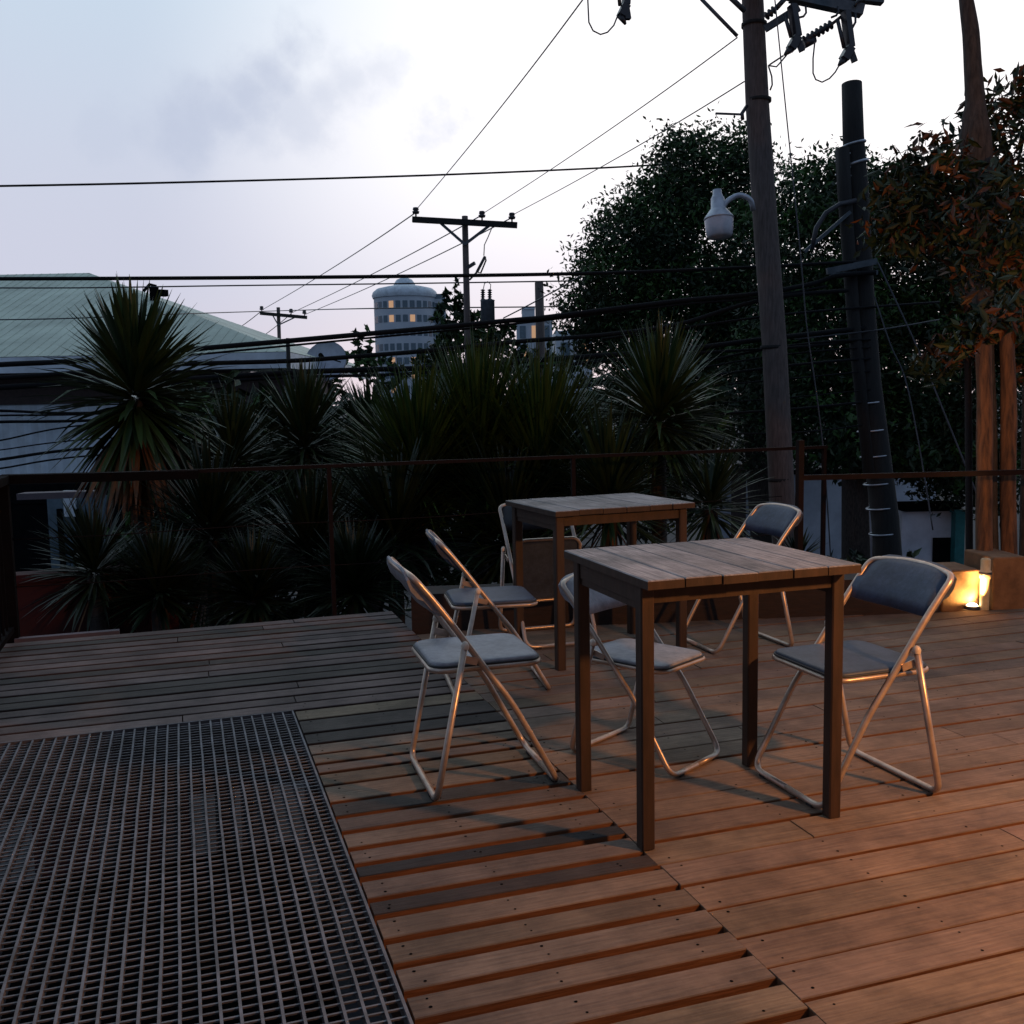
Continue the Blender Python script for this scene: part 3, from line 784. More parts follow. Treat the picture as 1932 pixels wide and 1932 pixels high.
# mid-distance hedge behind the spiky plants
def hedge(label, xs, y0, y1, D, seed, size=.12, nper=260, mats=('leafdark', 'leafgreen'), mix=.2, cat='bush', r_=None, name='leafy_bush'):
    rnd = random.Random(seed); bl = []
    x = xs[0]; r_ = r_ or 70
    while x <= xs[1]:
        y = y0+rnd.uniform(-15, 25)
        while y < y1: bl.append(B(x+rnd.uniform(-20, 20), y+r_, r_*rnd.uniform(.85, 1.2), D+rnd.uniform(-.4, .4))); y += r_*1.1
        x += r_*1.1
    b = at((xs[0]+xs[1])/2, 900, D); b.z = -3
    tree(name, label, cat, b, bl, size, nper, list(mats), mix, None, seed, clump=.3)
hedge('dark leafy bush filling the gap behind the left spiky plants', (330, 660), 735, 1080, 10.8, 21)
hedge('dark leafy bush behind the central fan of leaves', (700, 1010), 745, 1050, 11, 22)
hedge('dark leafy bush between the central plants and the utility pole', (1080, 1350), 700, 890, 11.4, 23)
hedge('dark leafy bush low behind the left corner plants', (200, 420), 960, 1150, 9.2, 24, r_=55)
hedge('black shadowed shrub at the foot of the white wall', (1590, 1760), 1050, 1120, 15, 25, r_=40)
hedge('overhanging dark foliage along the top of the white wall', (1540, 1860), 800, 850, 19, 26, r_=38, size=.14)
# far trees and bushes
tree('conifer_tree', 'small pointed dark conifer beside the round tower', 'tree', tuple(at(683, 720, 80)),
     [B(677, 625, 10, 80, 1.7), B(697, 620, 8, 80, 1.6), B(684, 655, 22, 80, 1.2), B(690, 690, 30, 80)], .55, 12, ['leafdark', 'leafgreen'], .3, None, 31)
tree('broadleaf_tree', 'bushy green tree around the foot of the distant crossarm pole', 'tree', tuple(at(850, 760, 30)),
     [B(855, 560, 22, 30, 1.4), B(850, 600, 38, 30), B(865, 660, 55, 30), B(910, 640, 42, 30), B(940, 670, 45, 30), B(820, 690, 45, 30), B(985, 690, 35, 30), B(900, 610, 25, 30), B(960, 625, 22, 30, .6)],
     .17, 190, ['leafdark', 'leafgreen'], .5, None, 32)
tree('leafy_bush', 'bright green bush beside the satellite dish', 'bush', tuple(at(690, 740, 45)),
     [B(680, 690, 30, 45), B(730, 705, 35, 45), B(560, 715, 30, 45), B(620, 720, 30, 45), B(500, 730, 30, 45)], .25, 60, ['leafgreen', 'leafdark'], .3, None, 33)
tree('leafy_bush', 'grey green bush below the small distant white buildings', 'bush', tuple(at(1050, 740, 40)),
     [B(1010, 700, 32, 40), B(1060, 690, 30, 40), B(1100, 700, 35, 40), B(1035, 660, 14, 40)], .22, 80, ['leafdark', 'leafgreen'], .4, None, 34)

# ------------------------------------------------------------------ buildings
# big shed with green hipped roof (left)
D = 34
bl = thing('warehouse', 'long pale blue building with a green hipped metal roof at far left', 'building', tuple(at(200, 905, D)))
base = Vector(bl.location)
def bq(m, pts, mi=0, t=1.0): m.add([Vector(p)-base for p in pts], [list(range(len(pts)))], mi, t)
e1 = at(-900, 655, D); e2 = at(543, 663, D); e1.z = e2.z
dirx = (e2-e1).normalized(); dy = Vector((0, 0, 1)).cross(dirx); dy = -dy if dy.dot(FW) < 0 else dy
depth = 20
ztop = at(168, 515, D+10).z
rg2 = at(168, 515, D+10); rg1 = at(-900, 505, D+10); rg1.z = rg2.z = ztop
e3 = e2+dy*depth; e4 = e1+dy*depth
m = MB()
nst = 70
for i in range(nst):                      # standing-seam strips on the front slope
    a, b = i/nst, (i+1)/nst
    p0, p1 = e1.lerp(e2, a), e1.lerp(e2, b)
    k = random.uniform(.93, 1.07)
    # top edge follows the ridge then the hip
    def top(s):
        x = (e1.lerp(e2, s)-e1).dot(dirx); rx = (rg2-e1).dot(dirx); ex = (e2-e1).dot(dirx)
        if x <= rx: return rg1+dirx*((x-(rg1-e1).dot(dirx)))
        f = (x-rx)/(ex-rx); return rg2.lerp(e2, f)
    q0, q1 = top(a), top(b)
    bq(m, [p0, p1, q1, q0], 0, k)
    m.bar((p0-base), (q0-base), .03, .03)
bq(m, [e2, e3, rg2]); bq(m, [e3, e4, rg1, rg2]); bq(m, [e4, e1, rg1])
m.build('roof', 'roofg', bl)
m = MB(); zf = at(300, 683, D).z
f = .55
def low(p, dz): return Vector((p.x, p.y, p.z-dz))
bq(m, [low(e1, .02), low(e2, .02), low(e2, f), low(e1, f)]); bq(m, [low(e2, .02), low(e3, .02), low(e3, f), low(e2, f)])
m.build('fascia', 'fascia', bl)
m = MB(); w1 = e1+dy*2.0; w2 = e2+dy*2.0-dirx*2.2; w3 = e3-dirx*2.2
bq(m, [low(e1, f), low(e2, f), low(w2, f), low(w1, f)]); m.build('soffit', 'soffit', bl)
m = MB(); zb = -3-w2.z
def gnd(p): return Vector((p.x, p.y, -3))
nw = 90
for i in range(nw):
    a, b = i/nw, (i+1)/nw; o_ = 0
    p0, p1 = w1.lerp(w2, a)-dy*o_, w1.lerp(w2, b)-dy*o_
    bq(m, [gnd(p0), gnd(p1), low(p1, f), low(p0, f)], 0, .88 if i % 2 else random.uniform(.97, 1.05))
bq(m, [gnd(w2), gnd(w3), low(w3, f), low(w2, f)]); m.build('wall', 'wallblue', bl)
m = MB()
bb0, bb1 = w1-dy*.12, w2-dy*.12
bq(m, [low(bb0, f), low(bb1, f), low(bb1, f+1.05), low(bb0, f+1.05)]); m.build('eave_shade_band', 'soffit', bl)  # dark strip in soffit brown, painting the shade below the eave
m = MB(); c = at(291, 555, D+6)-base
m.box(tuple(c), (.35, .35, .5)); m.box(tuple(c+Vector((.25, 0, .05))), (.5, .3, .25), .4); m.tube([c+Vector((-.4, 0, .1)), c+Vector((-.15, 0, .38)), c+Vector((.1, 0, .3))], .07, 6)
m.build('roof_vent', 'black', bl)

# round tower
D = 230; c = at(768, 700, D); c.z = -3; s = D/FPX
tw = thing('round_tower', 'distant round grey tower block with domed roof and glowing window reflections', 'building', tuple(c))
zt = at(768, 560, D).z+3; rad = 58*s
m = MB(); m.lathe((0, 0, 0), [(rad, 0), (rad, zt)], 48); m.build('wall', 'whitepale', tw)
m = MB(); zd = at(768, 526, D).z+3; z1 = at(768, 541, D).z+3
m.lathe((0, 0, 0), [(rad*1.03, zt-.6), (rad*1.06, zt), (rad*1.02, zt+.8), (rad*.9, zt+1.5), (rad*.6, z1-.3), (rad*.36, z1), (rad*.33, z1+.5), (rad*.25, zd-.5), (rad*.1, zd-.05), (.01, zd)], 40)
m.build('dome_roof', 'fascia', tw)
va = math.atan2(-c.y, -c.x)
for fl_ in range(7):
    z0 = zt-2.4-fl_*3.1
    for k in range(-6, 7):
        a = va+k*.225; lit = False
        m = MB(); hw = rad*.078
        ca, sa = math.cos(a), math.sin(a); tx, ty = -sa, ca
        r_ = rad+.04
        P4 = [(ca*r_+tx*q*hw, sa*r_+ty*q*hw, z0+h_) for q, h_ in ((-1, -.75), (1, -.75), (1, .75), (-1, .75))]
        m.add(P4, [(0, 1, 2, 3)]); lit = (k == -2 and fl_ in (0, 1, 4, 6)) or (k == 1 and fl_ in (1, 4, 5))  # chosen panes glow as painted reflections
        m.build('window', 'lit' if lit else 'glassb', tw)
wing = MB(); rr = RT.copy(); rr.z = 0; rr.normalize(); ff = FW.copy(); ff.z = 0; ff.normalize()
wc = rr*rad*.95+ff*rad*.3
az = math.atan2(rr.y, rr.x)
zw = zt+.2
wing.box((wc.x, wc.y, zw/2), (rad*.75, rad*1.0, zw), az); wing.build('wing', 'glassb', tw)
for k in range(6):
    m = MB(); zc = zw-1.6-k*3.1; p = wc-ff*(rad*.5+.1)
    m.box((p.x, p.y, zc), (rad*.75, .2, .9), az); m.build('balcony_band', 'whitepale', tw)

def block(name, label, x0, x1, yt, yb, D, matn='whitepale', win=None, depth=6, roofn=None):
    p = at(x0, yb, D); q = at(x1, yb, D); zt = at((x0+x1)/2, yt, D).z
    t = thing(name, label, 'building', ((p.x+q.x)/2, (p.y+q.y)/2, -3)); hh = zt+3
    m = MB(); m.box((0, 0, hh/2), ((q-p).length, depth, hh), az); m.build('wall', matn, t)
    wd = (q-p).length
    m = MB(); m.box((0, 0, hh+.15), (wd*1.04, depth*1.04, .3), az); m.build('roof', roofn or 'fascia', t)
    if win:
        for i in range(win[0]):
            for j in range(win[1]):
                u = (i+.5)/win[0]-.5; z = hh-.9-j*2.2
                pos = rr*u*wd-ff*(depth/2+.03)
                m = MB(); m.box((pos.x, pos.y, z), (wd/win[0]*.5, .06, 1.1), az)
                m.build('window', 'lit' if (i+j) % 3 == 1 else 'glassb', t)
    return t
block('white_house', 'small distant white block with a lit window behind the bare pole', 975, 1040, 612, 640, 95, win=(3, 2))
block('grey_house', 'narrow grey distant building just left of the bare pole top', 985, 1008, 588, 600, 120, win=None)
block('white_house', 'low pale house with sloped awning right of the bare pole', 1045, 1110, 640, 660, 60, win=(2, 1))
block('low_house', 'low dark roofed house behind the plants left of the tower', 470, 600, 722, 730, 38, 'soffit', None, 5, 'soffit')

# satellite dish
D = 40; c = at(620, 690, D); base = Vector((c.x, c.y, -3))
ds = thing('satellite_dish', 'large whitish satellite dish on a roof left of the round tower', 'satellite dish', tuple(base))
rd = 41*D/FPX; tocam = (O-c).normalized(); ax = (tocam*.75+Vector((0, 0, .35))+rr*-.25).normalized()
Mx = ax.to_track_quat('Z', 'Y').to_matrix()
m = MB(); prof = [(rd*math.sin(a), rd*.55*(1-math.cos(a))) for a in [i*math.pi/2/9*.95 for i in range(10)]]
m.lathe(tuple(c-base), prof, 32, M=Mx); m.lathe(tuple(c-base-ax*.03), [(p[0]+.01, p[1]) for p in prof], 32, M=Mx)
m.build('reflector', 'dish', ds)
m = MB(); cl = c-base; m.tube([cl+Mx @ Vector((rd*.7, 0, rd*.35)), cl+ax*rd*1.0], .025, 6); m.tube([cl+Mx @ Vector((-rd*.7, 0, rd*.35)), cl+ax*rd*1.0], .025, 6)
m.tube([cl+ax*rd*.9, cl+ax*rd*1.15], .09, 8); m.build('feed_horn', 'black', ds)
m = MB(); m.tube([(0, 0, 0), tuple(cl-ax*.1)], .08, 8); m.build('mast', 'pole_dark', ds)

# white compound wall and gate on the right
D = 26
def wallp(x, y): return at(x, y, D)
ww = thing('compound_wall', 'white rendered compound wall across the street at lower right', 'wall', tuple(gnd(at(1500, 1000, D))))
b0 = Vector(ww.location)
m = MB()
p = gnd(at(1330, 1000, D)); q = gnd(at(1760, 1000, D))
c_ = (p+q)/2-b0; zt = at(1550, 893, D).z+3
m.box((c_.x, c_.y, zt/2), ((q-p).length, .25, zt), az); m.build('panel', 'white', ww)
m = MB(); m.box((c_.x, c_.y, zt+.06), ((q-p).length, .4, .10), az); m.build('coping', 'black', ww)
for x in (1390, 1660):
    m = MB(); p = gnd(at(x, 1000, D))-b0-ff*.18; m.box((p.x, p.y, (zt+.3)/2), (.45 if x != 1390 else .36, .10, zt+.3), az); m.build('pillar', 'soffit', ww)
gp = thing('gate_post', 'teal painted gate post beside the dark doorway', 'gate post', tuple(gnd(at(1806, 1050, 20))))
m = MB(); ht = at(1806, 966, 20).z+3; m.box((0, 0, ht/2), (.19, .19, ht), az); m.box((0, 0, ht+.03), (.24, .24, .06), az); m.build('post', 'teal', gp)
gh = thing('gate_house', 'small white gatehouse wall with a dark doorway left of the teal post', 'building', tuple(gnd(at(1755, 1050, 20.4))))
b0 = Vector(gh.location); m = MB(); p = gnd(at(1697, 1050, 20.4)); q = gnd(at(1798, 1050, 20.4)); c_ = (p+q)/2-b0; ht = at(1750, 962, 20.4).z+3
m.box((c_.x, c_.y, ht/2), ((q-p).length, .2, ht), az); m.build('wall', 'white', gh)
m = MB(); p = at(1777, 1045, 20.25)-b0; hd = at(1777, 1014, 20.25).z+3; m.box((p.x, p.y, hd/2), (.36, .05, hd), az); m.build('doorway', 'black', gh)
m = MB(); m.box((c_.x, c_.y, ht+.09), ((q-p).length*.0+1.1, .5, .16), az); m.build('roof', 'black', gh)
# small bright things above the wall
sg = thing('awning', 'small pale awning just left of the main pole above the white wall', 'awning', tuple(at(1430, 876, 24)))
m = MB(); wv = rr*.17; m.add([-wv*1.0, wv, wv+Vector((0, 0, .15))+ff*.3, -wv*.5+Vector((0, 0, .10))+ff*.3], [(0, 1, 2, 3)]); m.box((0, 0, -.02), (.34, .03, .03), az); m.build('canopy', 'dish', sg)
sg = thing('u_bracket', 'bright white U shaped frame above the wall right of the main pole', 'frame', tuple(at(1556, 865, 22)))
m = MB(); s = 22/FPX
m.tube([rr*-13*s+Vector((0, 0, 14*s)), rr*-14*s+Vector((0, 0, -8*s)), rr*0+Vector((0, 0, -12*s)), rr*11*s+Vector((0, 0, -6*s)), rr*12*s+Vector((0, 0, 8*s))], .045, 7)
m.build('frame', 'dish', sg)

# things beyond the left corner
m = MB(); m.box((-.62, 7.9, -1.45), (1.1, .12, 3.0), 0); m.box((-.62, 7.9, .085), (1.16, .18, .06), 0)
tag(m.build('red_wall', 'redw'), 'dark red garden wall seen through the railing at lower left', 'wall')
gg = thing('metal_gate', 'grey blue metal gate seen through the left corner of the railing', 'gate', tuple(gnd(at(150, 980, 14))))
b0 = Vector(gg.location)
hz_ = at(150, 935, 14).z+3
m = MB(); m.box((0, 0, hz_/2), (.85, .05, hz_), az); m.build('panel', 'fascia' if False else 'glassb', gg)
m = MB(); p = at(132, 950, 13.9)-b0; m.box((p.x, p.y, p.z), (.16, .05, .36), az); m.build('notice_plate', 'fascia', gg)
m = MB()
for xx in (112, 146, 205): p = at(xx, 960, 13.93)-b0; m.box((p.x, p.y, p.z/2), (.06, .06, p.z), az)
m.build('upright', 'black', gg)
m = MB(); pa = at(40, 936, 13); pb_ = at(185, 931, 13); b0 = Vector(pa)
m.bar((0, 0, 0), tuple(pb_-pa), .25, .08)
tag(m.build('pale_beam', 'pink', None, tuple(pa)), 'pale pinkish roof edge board just under the left corner rail', 'board')
block('low_house', 'low dark house behind the left corner of the railing', -60, 330, 942, 960, 16, 'black', None, 1.2, 'black')

# ------------------------------------------------------------------ utility poles
D = 11.8
pm = thing('utility_pole', 'tall leaning wooden utility pole with grey crossarms right of centre', 'utility pole', tuple(gnd(at(1500, 1350, D))))
b0 = Vector(pm.location)
def loc(x, y, d=D): return at(x, y, d)-b0
m = MB(); axis = [loc(1512, 1420), loc(1476, 950), loc(1461, 650), loc(1446, 450), loc(1429, 200), loc(1420, 0), loc(1412, -160)]
m.tube(axis, [.165, .148, .143, .141, .136, .125, .118], 20)
m.build('shaft', 'pole', pm)
for y_ in (47, 190, 655, 905):
    m = MB(); q = loc(1420+y_*.0585, y_); m.lathe(tuple(q), [(.138, -.02), (.148, -.02), (.148, .02), (.138, .02)], 20)
    m.build('strap', 'pole_dark', pm)
m = MB(); u = UP
m.bar(loc(1492, -8, D-.3), loc(1627, 21, D-.3), .14, .115); m.bar(loc(1416, -26, D-.3), loc(1495, -9, D-.3), .12, .10)
m.build('crossarm', 'arm', pm)
m = MB(); m.bar(loc(1540, -14, D+.25), loc(1666, 0, D+.25), .12, .10); m.build('crossarm', 'arm', pm)
m = MB(); m.bar(loc(1090, -34, D-.3), loc(1416, -26, D-.3), .12, .10); m.build('crossarm', 'arm', pm)
m = MB(); m.bar(loc(1443, 55, D-.15), loc(1508, 14, D-.28), .05, .075); m.tube([loc(1323, -2, D-.3), loc(1391, 68, D-.13)], .022, 8)
m.tube([loc(1378, -5, D-.3), loc(1404, 20, D-.13)], .03, 8); m.build('brace', 'arm', pm)
def shells(m, p, q, r_, n=6, nseg=18):
    """ribbed insulator between p and q"""
    p, q = Vector(p), Vector(q); ax_ = q-p; l = ax_.length; Mq = ax_.to_track_quat('Z', 'Y').to_matrix()
    prof = [(.001, 0)]
    for i in range(n):
        z = l*(i+.1)/n; prof += [(r_*.55, z), (r_, z+l/n*.25), (r_*.98, z+l/n*.35), (r_*.55, z+l/n*.6)]
    prof += [(.001, l)]
    m.lathe(tuple(p), prof, nseg, M=Mq)
m = MB(); shells(m, loc(1515, 78, D-.35), loc(1572, 44, D-.35), .055, 7); m.tube([loc(1570, 45, D-.35), loc(1590, 29, D-.35)], .02, 6)
m.tube([loc(1516, 84, D-.35), loc(1538, 74, D-.35)], [.05, .04], 8)
m.build('strain_insulator', 'dark', pm); m = MB()
shells(m, loc(1444, 32, D-.35), loc(1464, 16, D-.35), .05, 3); m.tube([loc(1464, 16, D-.35), loc(1484, -6, D-.35)], .03, 7); m.build('strain_insulator', 'dark', pm)
def cutout(pts, tip, feed):
    m = MB(); m.bar(pts[0], pts[1], .10, .07); m.bar(pts[1], pts[2], .11, .09); m.tube([pts[2], tip], [.05, .015], 7)
    side = (Vector(pts[1])-Vector(pts[0])).normalized()
    m.tube([Vector(pts[0])+side*.1-r0*.10, Vector(pts[1])-r0*.07], .022, 7)
    m.bar(Vector(pts[1])+side*.02, Vector(pts[1])+side*.16+r0*.03, .05, .07)
    m.tube(feed, .009, 6); m.build('fuse_cutout', 'dark', pm)
dd = D-.4
cutout([loc(1494, 10, dd), loc(1504, 70, dd), loc(1492, 92, dd)], loc(1480, 104, dd),
       [loc(1484, 104, dd), loc(1474, 116, dd), loc(1465, 126, dd), loc(1452, 124, dd), loc(1449, 123, dd)])
cutout([loc(1595, 22, dd), loc(1604, 90, dd), loc(1592, 112, dd)], loc(1582, 124, dd),
       [loc(1585, 120, dd), loc(1576, 136, dd), loc(1565, 148, dd), loc(1551, 155, dd), loc(1539, 150, dd), loc(1534, 138, dd), loc(1534, 110, dd), loc(1537, 82, dd)])
cutout([loc(1184, -40, dd), loc(1181, 10, dd), loc(1172, 30, dd)], loc(1180, 46, dd),
       [loc(1166, 28, dd), loc(1158, 48, dd), loc(1146, 61, dd), loc(1133, 65, dd), loc(1119, 58, dd), loc(1111, 42, dd), loc(1109, 0, dd), loc(1108, -20, dd)])
m = MB(); m.tube([loc(1581, 12, dd), loc(1582, 22, dd), loc(1578, 29, dd), loc(1568, 33, dd)], .013, 6); m.build('hook', 'dark', pm)
m = MB(); m.tube([loc(1520, 12, dd), loc(1521, 24, dd), loc(1516, 31, dd), loc(1508, 33, dd)], .013, 6); m.build('hook', 'dark', pm)
m = MB(); m.tube([loc(1614, 24, dd), loc(1614, 42, dd), loc(1606, 56, dd)], .014, 6); m.build('hook', 'dark', pm)
m = MB(); m.tube([loc(1613, 12, dd), loc(1618, 2, dd), loc(1630, -2, dd)], .016, 6); m.build('hook', 'dark', pm)
m = MB(); m.bar(loc(1350, 214, D-.2), loc(1402, 216, D-.15), .025, .02); m.build('hook', 'dark', pm)
m = MB(); m.tube([loc(1409, 200, D-.1), loc(1400, 214, D-.17), loc(1401, 226, D-.17)], .022, 7); m.build('hook', 'dark', pm)
m = MB(); m.tube([loc(1450, 125, dd), loc(1456, 144, dd), loc(1457, 160, dd), loc(1453, 170, dd)], .010, 6); m.build('hook', 'dark', pm)
m = MB(); m.tube([loc(1452, 122, dd), loc(1478, 105, dd)], .010, 6); m.build('hook', 'dark', pm)

sp = at(1418, 386, D-.1)
sl_ = thing('street_lamp', 'unlit grey street lamp on a curved arm fixed to the main utility pole', 'street lamp', tuple(at(1356, 410, D-.2)))
b0 = Vector(sl_.location)
dl = D-.2
m = MB(); m.tube(rounded([loc(1421, 396, D-.12), loc(1417, 375, dl), loc(1394, 366, dl), loc(1371, 379, dl), loc(1360, 398, dl)], .16, 6), .030, 10); m.build('arm', 'lampgrey', sl_)
s = dl/FPX; upv = UP
Mq = (UP-RT*.06).to_track_quat('Z', 'Y').to_matrix()
def lz(y): return (410-y)*s
m = MB(); m.lathe((0, 0, 0), [(.001, lz(357)), (8*s, lz(358)), (8.5*s, lz(366)), (10*s, lz(370)), (12.5*s, lz(374)), (13.5*s, lz(393)), (17*s, lz(397)), (27*s, lz(410)), (28.5*s, lz(413)), (25*s, lz(414))], 28, M=Mq)
m.build('housing', 'lampgrey', sl_)
m = MB(); m.lathe((0, 0, 0), [(26.5*s, lz(413.5)), (27*s, lz(416)), (25.5*s, lz(436)), (24*s, lz(444)), (21*s, lz(448)), (.001, lz(450))], 28, M=Mq)
m.build('refractor', 'lampglass', sl_)

D = 12.6
p2 = thing('utility_pole', 'shorter dark bare topped utility pole wrapped with steel bands at right', 'utility pole', tuple(gnd(at(1690, 1300, D))))
b0 = Vector(p2.location)
m = MB(); ax2 = [loc(1700, 1380, D), loc(1670, 980, D), loc(1638, 720, D), loc(1627, 560, D), loc(1617, 360, D), loc(1610, 260, D), loc(1607, 158, D)]
m.tube(ax2, [.18, .168, .155, .145, .14, .13, .124], 20); m.build('shaft', 'pole_dark', p2)
m = MB(); m.tube([loc(1590, 280, D-.1), loc(1594, 372, D-.1), loc(1610, 600, D-.12), loc(1640, 900, D-.12)], [.08, .085, .08, .07], 12); m.tube([loc(1583, 283, D-.05), loc(1587, 370, D-.05)], [.05, .05], 10)
m.build('conduit', 'pole_dark', p2)
def band(x, y, w_, tilt, r_=.146, dx=0):
    m = MB(); c = loc(x, y, D)
    N_ = 24; pts = [c+Vector((math.cos(a)*r_, math.sin(a)*r_, 0))+UP*0.0+Vector((0, 0, math.cos(a+YAW)*tilt)) for a in [2*math.pi*i/N_ for i in range(N_+1)]]
    m.tube(pts, w_, 6, cap=False); m.build('steel_band', 'band', p2)
band(1611, 272, .016, .03, .136); band(1614, 309, .018, .04, .142)
band(1592, 296, .014, .05, .10); band(1593, 322, .014, .05, .10); band(1594, 338, .012, .05, .10)
for x, y in ((1636, 760), (1644, 812), (1650, 860), (1656, 912), (1661, 958), (1667, 1006)): band(x, y, .011, .015, .168)
m = MB(); m.bar(loc(1560, 512, D-.25), loc(1654, 493, D-.25), .06, .075); m.bar(loc(1566, 520, D-.25), loc(1655, 514, D-.2), .05, .055)
m.bar(loc(1518, 475, D-.2), loc(1604, 400, D-.2), .04, .04)
m.build('bracket', 'arm', p2)
m = MB(); m.tube([loc(1615, 378, D-.2), loc(1585, 385, D-.2), loc(1558, 402, D-.2), loc(1540, 430, D-.2), loc(1532, 470, D-.2)], .03, 8); m.build('cable_loop', 'wire', p2)

# distant poles
def dpole(label, x, ytop, xb, yb, D, wpx, arm=None, matn='pole', group=None, extra=None):
    base = gnd(at(xb, yb, D)); t = thing('utility_pole', label, 'utility pole', tuple(base)); s = D/FPX
    top = at(x, ytop, D)-base
    m = MB(); m.tube([(0, 0, 0), tuple(top)], [wpx*.6*s, wpx*.48*s], 12); m.build('shaft', matn, t)
    if arm:
        (xa, ya, xc, yc, th) = arm; A_ = at(xa, ya, D-.15)-base; C_ = at(xc, yc, D-.15)-base
        m = MB(); m.bar(A_, C_, th*s*1.1, th*s); m.build('crossarm', 'pole_dark', t)
        m = MB()
        pc = at(x, ya+(yc-ya)*.5+ (xc-xa)*.21, D-.05)-base
        m.bar(A_.lerp(C_, .27)+Vector((0, 0, -th*s*.4)), pc, .04, .06); m.bar(A_.lerp(C_, .73)+Vector((0, 0, -th*s*.4)), pc, .04, .06); m.build('brace', 'arm', t)
        for f_ in (.035, .665, .95):
            q = A_.lerp(C_, f_)+Vector((0, 0, th*s*.5)); m = MB()
            m.lathe(tuple(q), [(th*s*.16, 0), (th*s*.16, th*s*.5), (th*s*.6, th*s*.6), (th*s*.7, th*s*1.0), (th*s*.4, th*s*1.1), (th*s*.6, th*s*1.3), (th*s*.5, th*s*1.7), (.001, th*s*1.8)], 12)
            m.build('insulator', 'dark', t)
    return t, base
t1, b1 = dpole('distant utility pole with wide crossarm standing over the central plants', 877, 408, 884, 720, 23, 12, (778, 414, 976, 425, 10))
s = 23/FPX
m = MB(); q = at(920, 578, 22.7)-b1
m.lathe(tuple(q), [(.001, 13*s), (12*s, 12*s), (14*s, 11*s), (13*s, 9*s), (13*s, -28*s), (10*s, -30*s), (.001, -30*s)], 18); m.build('transformer', 'arm', t1)
m = MB()
for x in (911, 924):
    shells(m, at(x, 566, 22.7)-b1, at(x, 545, 22.7)-b1, .055, 5, 10)
m.build('bushing', 'dark', t1)
m = MB(); a_, b_ = at(915, 484, 22.6)-b1, at(900, 513, 22.6)-b1; m.bar(a_, b_, .06, .06); m.tube([a_, at(917, 491, 22.6)-b1, at(907, 515, 22.6)-b1, b_], .018, 6)
m.bar(at(882, 505, 22.8)-b1, at(896, 496, 22.7)-b1, .05, .07); m.bar(b_, at(886, 528, 22.8)-b1, .03, .03)
m.tube([at(930, 425, 22.8)-b1, at(921, 447, 22.8)-b1, at(914, 462, 22.7)-b1, at(913, 482, 22.6)-b1], .012, 5)
m.tube([at(912, 545, 22.7)-b1, at(914, 535, 22.7)-b1, at(920, 531, 22.7)-b1, at(926, 537, 22.7)-b1, at(925, 547, 22.7)-b1], .01, 5); m.build('fuse_cutout', 'dark', t1)
dpole('far small utility pole with crossarm above the green roof end', 525, 580, 527, 720, 53, 7, (491, 591, 579, 599, 6))
dpole('bare square topped concrete pole right of the distant transformer', 1017, 533, 1024, 760, 30, 17, None, 'pole')
dpole('thin dark pole standing by the end of the green roofed building', 543, 638, 544, 760, 33, 8, None, 'pole_dark')

# ------------------------------------------------------------------ cables
def wire(name, label, pts, th, matn='cable', group=None, cat='cable', sub=6):
    """pts: (x, y, D) along the wire; th: thickness in photo px at the first point's distance"""
    P = [at(x, y, d) for x, y, d in pts]
    o = []
    n = len(P)
    for i in range(n-1):
        p0 = P[max(i-1, 0)]; p1 = P[i]; p2 = P[i+1]; p3 = P[min(i+2, n-1)]
        for k in range(sub):
            t = k/sub
            o.append(.5*((2*p1)+(p2-p0)*t+(2*p0-5*p1+4*p2-p3)*t*t+(3*p1-p0-3*p2+p3)*t**3) if n > 2 else p1.lerp(p2, t))
    o.append(P[-1]); b = o[0].copy(); rad = th*1.2*pts[0][2]/FPX/2
    m = MB(); m.tube([q-b for q in o], rad, 6)
    ob = m.build(name, matn, None, tuple(b)); return tag(ob, label, cat, group)
def drop(a, b, sag, n=5):
    """image-space control points from a to b with a little sag (px)"""
    return [(a[0]+(b[0]-a[0])*i/n, a[1]+(b[1]-a[1])*i/n+sag*4*(i/n)*(1-i/n), 1/((1-i/n)/a[2]+(i/n)/b[2])) for i in range(n+1)]
WN, CN = 'power_line', 'overhead_cable'
wire(WN, 'steep power line from the top centre down to the left insulator of the distant crossarm', drop((1105, -8, 11.5), (785, 396, 22.9), 8), 2.6, 'wire')
wire(WN, 'power line from the main pole brace down to the middle insulator of the distant crossarm', drop((1391, 71, 11.6), (911, 403, 22.9), 7), 2.2, 'wire')
wire(WN, 'lower power line from the main pole shaft to the right insulator of the distant crossarm', drop((1404, 154, 11.6), (970, 404, 22.9), 6), 2.2, 'wire')
wire(WN, 'leftmost line between the distant crossarm and the far small pole', drop((783, 402, 22.9), (494, 585, 52.8), 5), 2.0, 'wire')
wire(WN, 'middle line between the distant crossarm and the far small pole', drop((909, 406, 22.9), (551, 590, 52.8), 5), 2.0, 'wire')
wire(WN, 'right line between the distant crossarm and the far small pole', drop((967, 410, 22.9), (574, 594, 52.8), 6), 2.0, 'wire')
wire(WN, 'left line running on from the far small pole to the roof', drop((494, 586, 53), (430, 632, 70), 2), 1.4, 'wire')
wire(WN, 'middle line running on from the far small pole to the roof', drop((549, 592, 53), (480, 645, 70), 2), 1.4, 'wire')
wire(CN, 'lone straight cable crossing the open sky above the rooftops', [(-60, 352, 22), (300, 345, 23), (800, 331, 25), (1170, 315, 27), (1400, 300, 28)], 3.4)
wire(CN, 'thick black cable crossing the sky just above the green roof', [(-60, 527, 11), (0, 526, 11), (300, 525, 11), (700, 522, 11.3), (1100, 516, 11.8), (1400, 505, 12.2), (1560, 497, 12.3), (1640, 493, 12.35)], 6.0)
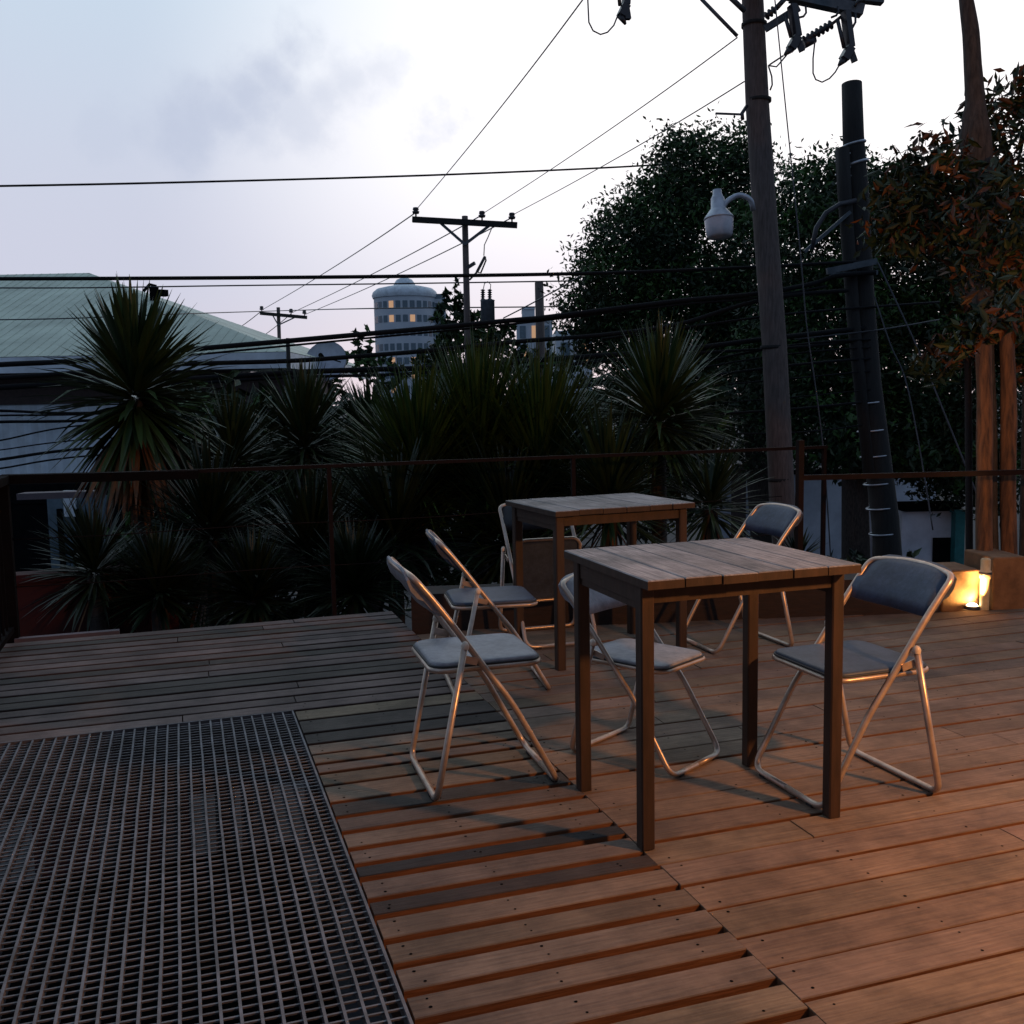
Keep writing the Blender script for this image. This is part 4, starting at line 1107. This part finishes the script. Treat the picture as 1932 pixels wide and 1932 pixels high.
wire(CN, 'thin cable just below the thick black one over the roof', [(-60, 543, 26), (150, 543, 26), (430, 539, 26), (760, 535, 26), (1080, 530, 26), (1200, 528, 26)], 2.2, 'wire')
wire(CN, 'thin cable passing through the far small pole crossarm', [(-60, 604, 34), (120, 601, 34), (320, 593, 36), (540, 586, 50), (700, 582, 36), (1010, 579, 34), (1080, 577, 34)], 2.0, 'wire')
wire(CN, 'thin cable rising from behind the bare pole to the big tree', drop((950, 600, 26), (1110, 512, 22), 2), 2.0, 'wire')
wire(CN, 'upper thick cable sweeping down left across the tower front', [(-60, 694, 11), (0, 688, 11), (160, 680, 11.2), (320, 663, 11.4), (546, 643, 11.5), (703, 629, 11.6), (804, 620, 11.6), (970, 604, 11.8), (1036, 598, 11.8), (1278, 568, 12), (1422, 555, 12.1), (1530, 536, 12.3), (1578, 521, 12.3), (1652, 514, 12.3)], 8.5)
wire(CN, 'thin cable lashed just under the upper thick cable', [(320, 674, 11.5), (546, 652, 11.6), (703, 637, 11.6), (970, 611, 11.8), (1278, 575, 12), (1422, 563, 12.1), (1560, 540, 12.3)], 3.5)
wire(CN, 'middle thick cable passing in front of the satellite dish', [(-60, 716, 11), (0, 713, 11), (160, 702, 11.2), (320, 688, 11.4), (546, 681, 11.5), (703, 670, 11.6), (804, 662, 11.6), (970, 645, 11.8), (1135, 632, 11.9), (1278, 612, 12), (1400, 575, 12.1), (1500, 556, 12.2), (1600, 548, 12.4)], 7.5)
wire(CN, 'cable branching right from the middle thick cable below the tree', [(1135, 640, 12), (1278, 620, 12), (1437, 598, 12.1), (1578, 584, 12.3), (1772, 570, 12.8)], 4.0)
wire(CN, 'lowest thick cable bundle just above the spiky plants', [(-60, 734, 11), (0, 731, 11), (160, 722, 11.2), (320, 717, 11.4), (546, 703, 11.5), (703, 697, 11.6), (800, 694, 11.6), (1062, 676, 11.8), (1278, 660, 12), (1440, 640, 12.1), (1640, 618, 12.5)], 9.0)
wire(CN, 'second line tucked below the lowest thick cable bundle', [(320, 726, 11.4), (546, 712, 11.5), (703, 708, 11.6), (798, 703, 11.6), (1062, 688, 11.8), (1278, 668, 12), (1500, 655, 12.2), (1650, 640, 12.6)], 5.0)
for i, (y0, y1, y2, th, lab) in enumerate((
        (775, 779, 640, 4.5, 'first cable from the top crossing the pale blue wall'),
        (784, 781, 655, 3.2, 'second cable from the top crossing the pale blue wall'),
        (796, 793, 676, 5.0, 'third cable from the top crossing the pale blue wall'),
        (831, 800, 700, 2.8, 'fourth cable down the pale blue wall, sloping up to the right'),
        (849, 828, 735, 2.2, 'thin fifth cable down the pale blue wall'),
        (867, 845, 757, 5.0, 'thick sixth cable down the pale blue wall'),
        (884, 859, 800, 3.0, 'lowest cable crossing the pale blue wall just above the rail'))):
    wire(CN, lab, [(-60, y0+5, 10.8), (0, y0, 11), (180, y1, 11.2), (600, y1-18, 11.5), (1000, y1-35-i*2, 11.9), (1450, y2+18, 12.2), (1642, y2, 12.45)], th)
wire(CN, 'short cable ending at the right foliage near the band wrapped pole', [(1500, 640, 12.2), (1660, 622, 12.5), (1772, 603, 12.9)], 2.5, 'wire')
wire('guy_wire', 'nearly vertical thin guy wire just right of the main utility pole', [(1462, 0, 11.3), (1482, 200, 11.3), (1509, 466, 11.3), (1522, 614, 11.3), (1540, 740, 11.3), (1556, 880, 11.3), (1570, 1100, 11.3)], 2.2, 'wire', cat='guy wire')
wire('guy_wire', 'upper guy wire slanting right from the bracket of the shorter pole', [(1656, 495, 12.3), (1727, 648, 12), (1790, 800, 11.7), (1850, 950, 11.4)], 3.0, 'wire', cat='guy wire')
wire('guy_wire', 'lower guy wire slanting right beside the shorter pole', [(1650, 560, 12.3), (1680, 650, 12.1), (1708, 715, 12), (1734, 840, 11.8), (1760, 1000, 11.5)], 2.4, 'wire', cat='guy wire')
